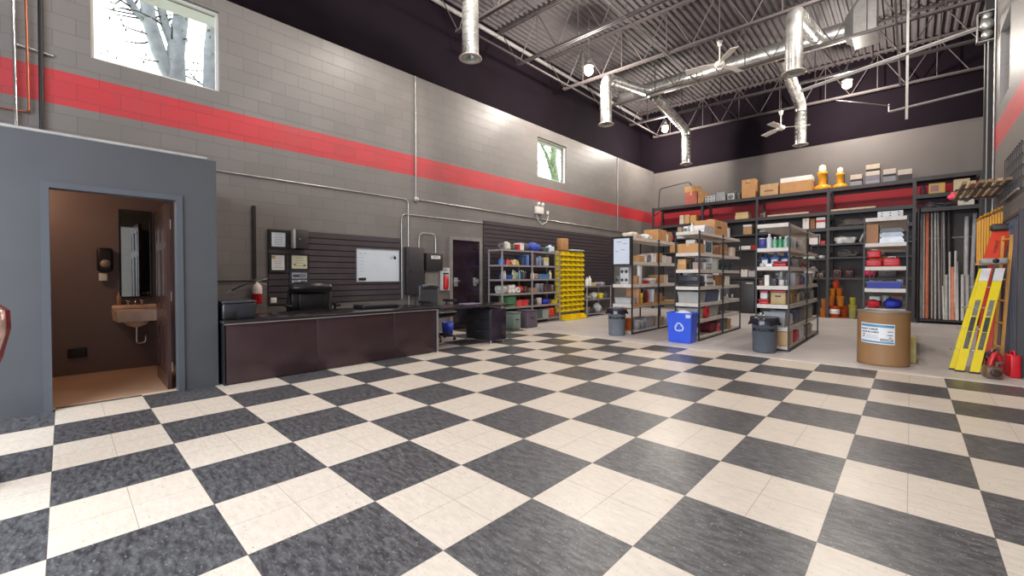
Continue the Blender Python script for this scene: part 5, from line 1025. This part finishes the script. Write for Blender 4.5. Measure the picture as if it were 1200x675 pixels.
br_(4, 3.36, 'upper level', [.04, ('bag', .14, .2, .26, (90, 40, 60), 'small purple bundle'), ('box', .30, .3, .26, (196, 160, 90), 'yellow and brown box', dict(mark=(.1, .2, .5, .6, (150, 110, 120)), tape=False)), .12, ('wbox', .28, .3, .30, (206, 192, 160), 'cream box', dict(tape=False)), ('bag', .24, .3, .26, (170, 50, 54), 'red bundle')])
br_(4, 3.0, 'lower level', [.05, ('tangle', .66, .5, .2, (96, 100, 106), 'grey blue cable tangle'), ('wbox', .28, .3, .26, (206, 202, 188), 'pale box with dark mark', dict(mark=(.35, .3, .3, .35, (70, 60, 60)), tape=False))])
t = tag(MB().tube(bend([(-5.55, YBF+.2, 3.81), (-5.5, YBF+.2, 4.55), (-4.4, YBF+.2, 4.66), (-4.3, YBF+.2, 4.5)], .12), .02, 8).build('bent_pipe', M['rackgry']), 'bent dark pipe standing on the left end of the back rack top', 'pipe')
# steel job box cabinets on the floor, cones and jugs
t = thing('job_cabinet', 'large black steel cabinet on the floor under the back rack, behind other racks', 'cabinet', (-2.95, 13.98, 0))
MB().rbox((-.76, -.34, .0), (.76, .34, 1.08), .01).build('body', mat((56, 52, 56), .4), t)
for x0, x1 in ((-.75, -.01), (.01, .75)): d = MB().rbox((x0, -.36, .03), (x1, -.341, 1.05), .004).build('door', mat((50, 47, 50), .4), t); MB().rbox((x1-.1 if x0 < 0 else x0+.05, -.375, .5), (x1-.05 if x0 < 0 else x0+.1, -.361, .62), .003).build('handle', M['galv'], d)
MB().box((.5, -.362, .98), (.7, -.3605, 1.01)).build('maker_plate', M['paper'], t)
t = thing('job_cabinet', 'black steel cabinet on the floor under the back rack behind the lettered-bin rack', 'cabinet', (-1.3, 13.98, 0))
MB().rbox((-.74, -.34, 0), (.66, .34, 1.08), .01).build('body', mat((56, 52, 56), .4), t); MB().rbox((-.72, -.36, .03), (.64, -.341, 1.05), .004).build('door', mat((50, 47, 50), .4), t)
def cone(x, y, z, w_, h, c, L, band=None): K_bucket('bucket', w_, w_, h, c, L, 'bucket', (x, y, z), 0, band)
OC = (232, 124, 34)
cone(-.37, 13.75, 0, .20, .28, (226, 130, 40), 'lower orange bucket of the slim stack left of the tall stack'); cone(-.37, 13.75, .281, .13, .27, (226, 140, 70), 'upper slim orange tube of the slim stack left of the tall stack')
cone(-.12, 13.80, 0, .28, .34, (214, 84, 40), 'white-labelled orange bucket at the foot of the tall orange stack', (236, 226, 220)); cone(.06, 14.1, 0, .26, .34, (230, 100, 40), 'plain orange bucket behind the white-labelled one')
cone(-.20, 13.78, .342, .19, .30, OC, 'left orange jug in the middle tier of the orange stack'); cone(.015, 13.80, .342, .19, .30, (236, 140, 40), 'right orange jug in the middle tier of the orange stack')
cone(-.17, 13.78, .644, .15, .22, (236, 150, 50), 'left orange pot in the third tier of the orange stack'); cone(-.01, 13.80, .644, .15, .22, OC, 'right orange pot in the third tier of the orange stack')
cone(-.09, 13.79, .866, .17, .24, (222, 74, 30), 'topmost red-orange pot of the tall orange stack')
YC = (206, 200, 84)
cone(.30, 13.80, 0, .18, .22, (196, 190, 120), 'lowest pale yellow pot of the yellow stack'); cone(.30, 13.80, .222, .20, .18, YC, 'middle yellow pot of the yellow stack'); cone(.30, 13.80, .404, .15, .20, (214, 206, 70), 'top yellow pot of the yellow stack')
# pipes and conduits standing in the right bay
BY = YBF+.06
tag(MB().tube([(1.62, YBB-.12, 2.25), (2.74, YBB-.12, 2.25)], .02, 8).build('rail_bar', M['galv']), 'pale horizontal bar behind the standing pipes in the back rack', 'bar')
def stick(ut, vt, ub, r, c, L, grp=None, yb=13.86, yt=14.25, bm=None):
    a = P(ut, vt, 1, yt); b = P(ub, 374, 1, yb); o = tag(MB().tube([(b.x, yb, .101), (a.x, yt, min(a.z, 2.93))], r, 8).build('conduit_length', mat(tuple(min(245, int(q*1.22)) for q in c), .5, 0)), L, 'pipe', grp)
GR = 'grey conduit lengths standing in the back rack'
stick(1087, 248, 1086, .035, (226, 112, 84), 'tall salmon orange pipe standing at the left of the back right bay')
for i, (ut, ub, c) in enumerate([(1080, 1079, (150, 146, 144)), (1083, 1082, (176, 172, 170)), (1092, 1092, (160, 156, 154)), (1096, 1096, (176, 172, 168)), (1099, 1101, (150, 146, 142)), (1104, 1103, (110, 104, 104)), (1106, 1107, (140, 136, 134))]):
    stick(ut, 248, ub, .022, c, 'tall thin grey conduit, %s from the left in the cluster around the salmon pipe' % ORD[i], 'tall grey conduits beside the salmon pipe', 13.80+.05*(i % 3), 14.2+.05*(i % 3))
stick(1112, 248, 1112, .05, (56, 52, 54), 'dark upright bar right of the tall grey conduits', None, 14.0, 14.3)
stick(1133, 254, 1131, .045, (168, 166, 166), 'thick pale grey pipe right of the dark bar, leaning slightly')
stick(1143, 250, 1137, .045, (150, 148, 152), 'thick grey pipe leaning toward the yellow ladder')
for i, (ut, vt, ub, r, c, L) in enumerate([(1109, 322, 1109, .03, (170, 170, 168), 'short pale pipe left of the shorter orange pipe'), (1116, 313, 1117, .045, (222, 120, 92), 'shorter orange pipe standing in front of the back right bay'), (1113, 295, 1113, .02, (180, 180, 178), 'thin pale conduit just left of the shorter orange pipe'),
    (1121, 306, 1122, .03, (186, 184, 182), 'pale pipe just right of the shorter orange pipe'), (1120, 294, 1119, .025, (176, 176, 176), 'thin tall conduit behind the shorter orange pipe'), (1128, 322, 1128, .035, (176, 174, 172), 'short grey pipe below the thick pale one'), (1134, 322, 1134, .035, (160, 158, 156), 'short grey pipe near the yellow ladder'), (1105, 335, 1106, .02, (190, 188, 186), 'shortest pale conduit beside the grey cluster')]):
    stick(ut, vt, ub, r, c, L, None, 13.72, 13.95)
for u_ in (1066,): 
    t = tag(MB().tube([(1.66, YBF-.05, .0), (1.66, YBF-.05, 3.0)], .03, 8).build('chain_bundle', M['black']), 'dark hanging chain bundle beside the upright left of the standing pipes', 'chain')

# ================================================================== FLOOR THINGS
def rbin(name, L, x, y, r, h, c, txt, ang, hang=.10):
    t = thing(name, L, 'rubbish bin', (x, y, 0), ang)
    MB().lathe([(0, .0), (r*.86, 0), (r*.9, .02), (r, h), (r+.012, h), (r+.012, h+.015), (r-.015, h+.015), (r*.88, .02), (0, .02)], 36).build('bin_body', mat(c, .5, var=.08), t)
    m = MB(); n = 48; prof = [(r+.016, h+.02), (r+.02, h+.02), (r+.024, h-.05), (r+.03, h-hang)]
    vs = []; fs = []
    for k, (rr, z) in enumerate(prof):
        for q in range(n):
            a = 2*PI*q/n; wv = .006*math.sin(q*2.1)*(k/3); vs.append(((rr+wv+(.02 if k == 3 and q % 12 < 4 else 0))*math.cos(a), (rr+wv)*math.sin(a), z+(.012*math.sin(q*.9) if k == 3 else 0)))
    for k in range(3):
        for q in range(n): fs.append((k*n+q, k*n+(q+1) % n, (k+1)*n+(q+1) % n, (k+1)*n+q))
    m.add(vs, fs, True); m.lathe([(r+.016, h+.02), (r-.012, h+.017), (r-.02, h-.06), (r*.6, h-.15), (0, h-.17)], 36); m.build('bin_liner', mat((38, 36, 44), .25), t)
    zt = h-hang-.085; rr = r*(.9+.1*zt/h)
    text_mb(txt, .060, mat((12, 12, 14), .6, var=0), Tr(0, 0, zt), .002, rr+.002, .003).build('lettering', None, t); return t
def face(x, y): return math.atan2(CP.y-y, CP.x-x)+PI/2
rbin('rubbish_bin', 'grey round bin with black liner in front of the whiteboard rack', -2.98, 6.17, .185, .55, (112, 118, 128), 'MC ELECTRIC', face(-2.98, 6.17))
rbin('rubbish_bin', 'darker grey lettered round bin in front of the rack nearest the drum', -.21, 6.03, .185, .55, (84, 90, 100), 'MC ELECTRIC', face(-.21, 6.03)-.1)
# blue recycling bin
t = thing('recycling_bin', 'bright blue rectangular recycling bin with white looped arrows symbol', 'recycling bin', (-1.60, 6.165, 0)); bc = mat((44, 84, 214), .35, var=.05)
w_, d_, h_ = .47, .34, .55; m = MB()
def rg(a, b, z): return [(-a/2, -b/2, z), (a/2, -b/2, z), (a/2, b/2, z), (-a/2, b/2, z)]
vs = rg(w_*.86, d_*.84, 0)+rg(w_*.97, d_*.96, h_)+rg(w_*.97-.02, d_*.96-.02, h_)+rg(w_*.86-.02, d_*.84-.02, .02); fs = [(3,2,1,0), (12,13,14,15)]
for a, b in ((0, 4), (4, 8), (8, 12)): fs += [(a+i, a+(i+1) % 4, b+(i+1) % 4, b+i) for i in range(4)]
m.add(vs, fs); m.build('bin_body', bc, t)
m = MB(); m.box((-w_/2, -d_/2, h_-.03), (w_/2, -d_/2+.014, h_+.005)); m.box((-w_/2, d_/2-.014, h_-.03), (w_/2, d_/2, h_+.005)); m.box((-w_/2, -d_/2+.014, h_-.03), (-w_/2+.012, d_/2-.014, h_+.005)); m.box((w_/2-.012, -d_/2+.014, h_-.03), (w_/2, d_/2-.014, h_+.005)); m.build('rim', bc, t)
sl = math.atan((w_*.97-w_*.86)/2/h_*(d_/w_)); syw = mat((196, 214, 244), .5, var=0); T = Tr(0, -d_*.84/2-(d_*.96-d_*.84)/2*.52-.002, h_*.52) @ Tr(0, -.003, 0) @ Rx(math.atan((d_*.12/2)/h_)) 
for k in range(3):
    m = MB(); Tk = T @ Ry(-2*PI*k/3)
    band = lambda p, q, wd: (lambda n_: [(p[0]+n_[0]*wd, 0, p[1]+n_[1]*wd), (q[0]+n_[0]*wd, 0, q[1]+n_[1]*wd), (q[0]-n_[0]*wd, 0, q[1]-n_[1]*wd), (p[0]-n_[0]*wd, 0, p[1]-n_[1]*wd)])((lambda dx_, dz_: (-dz_/math.hypot(dx_, dz_), dx_/math.hypot(dx_, dz_)))(q[0]-p[0], q[1]-p[1]))
    pts = [(-.070, .012), (-.030, .074), (.024, .074), (.045, .040)]
    for a, b in zip(pts[:-1], pts[1:]): m.add(band(a, b, .012), [(0, 1, 2, 3)], False, None, Tk)
    m.add([(.068, 0, .052), (.022, 0, .026), (.063, 0, .006)], [(0, 1, 2)], False, None, Tk); m.build('arrow_symbol', syw, t)
MB().blob((.02, 0, h_-.02), (w_*.8, d_*.75, .13), seed=4, amp=.1).build('crumpled_paper', mat((200, 206, 222), .7), t)
m = MB(); m.blob((.17, -d_/2-.004, h_-.05), (.10, .016, .07), seed=5); m.build('liner_edge', mat((190, 200, 226), .5), t)
# fibre drum
t = thing('fibre_drum', 'large brown fibre drum with a white and blue label on the floor', 'drum', (1.245, 6.14, 0), face(1.245, 6.14)); r, h = .285, .74
dm = mat((150, 112, 74), .6, var=.06, scale=4)
MB().lathe([(0, 0), (r, 0), (r, .02), (r+.002, .03), (r, .04), (r, h-.04), (r+.002, h-.03), (r, h-.02), (r-.004, h-.01)], 56).build('drum_wall', dm, t)
m = MB(); m.lathe([(r-.004, h-.012), (r+.006, h-.012), (r+.008, h-.002), (r+.004, h+.006), (r-.012, h+.006), (r-.02, h-.01), (0, h-.01)], 56); m.build('steel_rim', mat((150, 146, 140), .4, .5), t)
def curved(x0, x1, z0, z1, rr, m_, nm, par, n=14, th=.0012, tilt=0):
    mb_ = MB(); vs = []; 
    for i in range(n+1):
        x = x0+(x1-x0)*i/n; a = x/r
        for z in (z0-tilt*x, z1-tilt*x): vs.append((rr*math.sin(a), -rr*math.cos(a), z))
    mb_.add(vs, [(2*i, 2*i+2, 2*i+3, 2*i+1) for i in range(n)], True); return mb_.build(nm, m_, par)
TL = .03
lab = curved(-.27, .125, .30, .575, r+.0012, mat((226, 226, 230), .45, var=.02), 'paper_label', t, tilt=TL); lbl = mat((70, 140, 180), .45, var=.03)
curved(-.262, .118, .528, .562, r+.0024, lbl, 'blue_band', lab, tilt=TL); curved(-.262, .118, .312, .335, r+.0024, lbl, 'blue_band', lab, tilt=TL)
lt = mat((46, 44, 60), .5, var=0)
def dtxt(s, size, x, z, b=.001): text_mb(s, size, lt, Tr(0, 0, z-TL*x) @ Rz(x/r), .0005, r+.0026, b).build('lettering', None, lab)
dtxt('READY CABLES', .030, -.155, .495); dtxt('AC90 IN CABLE', .030, -.145, .455); dtxt('MADE IN', .014, .075, .475); dtxt('COPPER', .016, .07, .425); dtxt('600', .018, .075, .392); dtxt('14/2', .022, -.225, .415); dtxt('BX', .022, -.225, .385)
curved(-.03, .108, .345, .375, r+.0024, lt, 'black_bar', lab, tilt=TL)
def dtw(s, size, x, z): text_mb(s, size, M['paper'], Tr(0, 0, z-TL*x) @ Rz(x/r), .0005, r+.0032, .001).build('lettering', None, lab)
dtw('P NORTHERN', .021, .038, .359)
for i in range(3): curved(-.19, -.05, .405-.018*i, .409-.018*i, r+.0024, mat((150, 150, 160), .5, var=0), 'printed_line', lab, tilt=TL)
t = tag(MB().rbox((-.05, -.2, 0), (.05, .2, .36), .01).build('cardboard_box', mat((200, 186, 120), .7)), 'narrow pale carton on the floor behind the brown drum', 'box'); t.location = (1.54, 6.62, 0)

# ---- ladders and clutter at the right wall
def ladder_side(L, base_, top_, wd, m_, gap, labeled):
    pass
t = thing('step_ladder', 'folded bright yellow fibreglass stepladder leaning at the right, showing both rails', 'ladder', (0, 0, 0)); ym = mat((224, 200, 30), .35, var=.04); ps = mat((206, 204, 204), .4)
def rail(b, tp, w0, dep, m_, nm, par=t):
    """flat rail from b to tp; width runs along x, depth along y"""
    b, tp = Vector(b), Vector(tp); m = MB(); vs = []
    for q in (b, tp): vs += [(q.x-w0/2, q.y-dep/2, q.z), (q.x+w0/2, q.y-dep/2, q.z), (q.x+w0/2, q.y+dep/2, q.z), (q.x-w0/2, q.y+dep/2, q.z)]
    m.add(vs, [(3,2,1,0), (4,5,6,7), (0,1,5,4), (1,2,6,5), (2,3,7,6), (3,0,4,7)]); return m.build(nm, m_, par)
def lerp(a, b, k): return Vector(a)*(1-k)+Vector(b)*k
A0, A1 = Vector((1.995, 6.12, .02)), Vector((2.265, 6.62, 1.38)); B0, B1 = Vector((2.125, 6.10, .02)), Vector((2.385, 6.62, 1.38)); C0, C1 = Vector((1.93, 6.22, .02)), Vector((2.235, 6.74, 1.38))
for a, b, tag_ in ((A0, A1, 1), (B0, B1, 1), (C0, C1, 0)):
    rr_ = rail(a, lerp(a, b, .84), .085 if tag_ else .05, .03, ym, 'rail')
    rail(lerp(a, b, .842), lerp(a, b, .965), .085 if tag_ else .05, .03, ps if tag_ else ym, 'rail_end')
    rail(a+Vector((0, 0, -.019)), a+Vector((.004, .008, .0)), .095 if tag_ else .055, .05, M['black'], 'rubber_foot')
    if tag_:
        for k0, k1, c in ((.20, .36, (86, 84, 80)), (.365, .50, (52, 52, 50)), (.51, .66, (116, 112, 104))):
            off = Vector((0, -.0165, 0)); rail(lerp(a, b, k0)+off, lerp(a, b, k1)+off, .045, .002, mat(c, .5, var=.55, scale=60), 'warning_label', rr_)
for k in (.18, .38, .58, .78): 
    p_ = lerp(C0, C1, k); m = MB(); m.tube([p_+Vector((-.07, -.02, 0)), p_+Vector((.0, .0, .005)), lerp(B0, B1, k)+Vector((0, .06, 0))], .012, 8); m.build('step_bar', M['galv'], t)
m = MB(); m.rbox((2.20, 6.58, 1.385), (2.45, 6.78, 1.465), .03, n=3); m.build('top_cap', mat((150, 148, 144), .4), t)
m = MB(); m.lathe([(0, 0), (.03, 0), (.03, .01), (0, .012)], 18, None, Tr(2.335, 6.579, 1.43) @ Rx(R(90))); m.build('cap_hole', M['black'], t)
# orange-topped ladder behind it
t = thing('step_ladder', 'tall ladder with a red-orange shield top leaning behind the yellow stepladder', 'ladder', (0, 0, 0)); om = mat((216, 62, 30), .4, var=.06)
rail((2.30, 6.98, .02), (2.47, 7.22, 1.50), .05, .03, om, 'rail', t); rail((2.20, 6.98, .02), (2.36, 7.22, 1.50), .05, .03, om, 'rail', t)
m = MB(); b_, t__ = Vector((2.36, 7.15, 1.42)), Vector((2.445, 7.25, 1.86))
vs = []
for q, w_ in ((b_, .20), (t__, .17)): vs += [(q.x-w_/2, q.y-.03, q.z), (q.x+w_/2, q.y-.03, q.z), (q.x+w_/2, q.y+.03, q.z), (q.x-w_/2, q.y+.03, q.z)]
m.add(vs, [(3,2,1,0), (4,5,6,7), (0,1,5,4), (1,2,6,5), (2,3,7,6), (3,0,4,7)]); m.build('shield_top', om, t)
m = MB(); m.rbox((2.34, 7.17, 1.865), (2.545, 7.33, 1.965), .03, n=3); m.build('black_cap', mat((56, 50, 48), .5), t)
tt = text_mb('WERNT', .055, mat((70, 20, 16), .5, var=0), Tr(2.395, 7.165, 1.64) @ Ry(R(11)) @ Rx(R(-10)) @ FACE_NY @ Matrix.Rotation(R(90), 4, 'Z'), .001); tt.build('lettering', None, t)
# wooden-orange step ladder
t = thing('wooden_ladder', 'narrow orange-brown ladder leaning against the wall beside the wire panel', 'ladder', (0, 0, 0)); wm = mat((206, 142, 56), .5, var=.1)
L0, L1 = Vector((2.38, 6.42, .30)), Vector((2.475, 6.62, 1.75)); Q0, Q1 = Vector((2.325, 6.70, .02)), Vector((2.41, 6.95, 1.75)); L0 = Vector((2.40, 6.66, .02)); L1 = Vector((2.50, 6.86, 1.78)); Q0, Q1 = Vector((2.36, 6.92, .02)), Vector((2.45, 7.12, 1.78))
rail(L0, L1, .03, .05, wm, 'rail', t); rail(Q0, Q1, .03, .05, wm, 'rail', t)
for k in (.15, .33, .5, .66, .82, .97): MB().tube([lerp(L0, L1, k)+Vector((0, .026, 0)), lerp(Q0, Q1, k)+Vector((0, -.026, 0))], .014, 8).build('rung', wm, t)
# yellow ribbed mat hanging on the wall
t = thing('yellow_panel', 'large ribbed yellow panel hanging near the right wall above the ladders', 'panel', (0, 0, 0)); yy = mat((226, 160, 36), .5, var=.08)
a, b, c_, d_ = P(1147, 258, 1, 7.55), P(1182, 246, 1, 7.55), P(1147, 308, 1, 7.55), P(1180, 330, 1, 7.55); b = Vector((min(b.x, 2.50), b.y, b.z)); 
n = 9; m = MB()
for i in range(n):
    k0, k1 = i/n, (i+.8)/n; x0, x1 = a.x+(b.x-a.x)*k0, a.x+(b.x-a.x)*k1; yA = 7.55+.05*k0; z1_ = a.z+(b.z-a.z)*k0
    m.box((x0, yA, a.z-.62), (x1, yA+.05, z1_))
o = m.build('rib', yy, t); o['kind'] = 'stuff'
MB().box((a.x-.01, 7.66, a.z-.64), (2.50, 7.68, a.z-.01)).build('backing_sheet', yy, t); MB().box((a.x-.03, 7.50, a.z-.67), (2.50, 7.69, a.z-.641)).build('bottom_rail', mat((206, 160, 90), .5), t)
for i in range(7): MB().tube([(a.x+(2.46-a.x)*i/6, 7.64, a.z+.0+(b.z-a.z)*i/6+.01), (a.x+(2.46-a.x)*i/6+.02, 7.52, a.z+(b.z-a.z)*i/6+.05)], .012, 6).build('hook', yy, t)
# lumber on wall bracket
t = thing('lumber_bracket', 'steel wall bracket high on the right wall holding strips of lumber', 'bracket', (0, 0, 0))
zz = 2.56
for y in (7.5, 8.6): MB().tube([(2.55, y, zz-.03), (2.0, y, zz-.03)], .015, 6).build('arm', M['rackgry'], t)
for i in range(6):
    x = 2.05+.085*i; o = tag(MB().box((x, 7.1, zz-.012+.0), (x+.05, 9.0, zz+.03)).build('lumber_strip', mat([(150, 118, 84), (176, 150, 116), (128, 104, 80)][i % 3], .7)), '%s wood strip from the left on the high wall bracket' % ORD[i], 'lumber')
tag(MB().blob((0, 0, .06), (.16, .16, .14), seed=3, amp=.14).build('ribbon', mat((226, 60, 90), .5)), 'pink ribbon bundle tied at the end of the high lumber strips', 'ribbon').location = (2.06, 9.1, zz+.035)
# wire mesh panel and post
t = thing('mesh_partition', 'dark wire mesh panel standing by the right picture edge', 'mesh panel', (0, 0, 0)); gm = mat((86, 92, 110), .4, .3)
MB().box((2.475, 6.14, 0), (2.53, 6.20, 2.05)).build('post', M['rackgry'], t); MB().box((2.49, 6.20, 2.0), (2.52, 7.6, 2.04)).build('top_rail', M['rackgry'], t); MB().box((2.49, 7.56, 0), (2.52, 7.6, 2.0)).build('post', M['rackgry'], t)
m = MB()
for i in range(15): m.box((2.502, 6.24+i*.09, .05), (2.507, 6.245+i*.09, 2.0))
for i in range(14): m.box((2.503, 6.2, .08+i*.14), (2.508, 7.56, .085+i*.14))
o = m.build('wire_mesh', gm, t); o['kind'] = 'stuff'
t = thing('wall_grille', 'dark mesh shelf grille fixed high on the right wall above the wire panel', 'grille', (0, 0, 0)); m = MB()
for i in range(9): m.box((2.52, 6.5+i*.16, 2.35), (2.53, 6.51+i*.16, 2.95))
for i in range(5): m.box((2.53, 6.5, 2.35+i*.145), (2.54, 7.8, 2.362+i*.145))
o = m.build('wire_mesh', M['rackgry'], t); o['kind'] = 'stuff'; MB().tube([(2.50, 6.45, 2.33), (2.50, 7.85, 2.33)], .014, 8).build('lower_rail', mat((150, 146, 140), .5), t)
# compressor-like tangle and red can
t = thing('fuel_can', 'red fuel can on the floor at the foot of the leaning ladders', 'fuel can', (2.445, 6.17, 0), R(8)); rm = mat((206, 26, 40), .35)
MB().rbox((-.045, -.11, 0), (.045, .11, .27), .015, n=3).build('can_body', rm, t); MB().tube([(0, -.07, .26), (0, -.06, .31), (0, .04, .31), (0, .06, .26)], .01, 8).build('handle', rm, t); MB().lathe([(0, .26), (.022, .26), (.022, .30), (0, .30)], 12, None, None, (0, .085)).build('cap', M['black'], t)
K_tangle('cable_tangle', .20, .34, .34, (84, 56, 58), 'dark red and black hose tangle on the floor beside the red fuel can', 'hose', (2.28, 6.30, .001), 0)
K_bend('curved_hose', .2, .1, .3, (190, 40, 46), 'curved red hose standing beside the red fuel can', 'hose', (2.30, 6.06, .0), R(30))
K_parts('pump', .18, .2, .2, (110, 84, 70), 'small brown pump on the floor between yellow stepladder and fuel can', 'pump', (2.27, 5.90, .0), R(10))

LB = [(o.get('label'), o.get('group'), o.name) for o in SC.objects if o.parent is None and o.get('label')]
seen = {}
for l, g, n in LB:
    if len(l.split()) > 16 or len(l.split()) < 4: print('LABEL LEN', len(l.split()), l)
    if l in seen and not g: print('DUP LABEL', l)
    seen[l] = 1
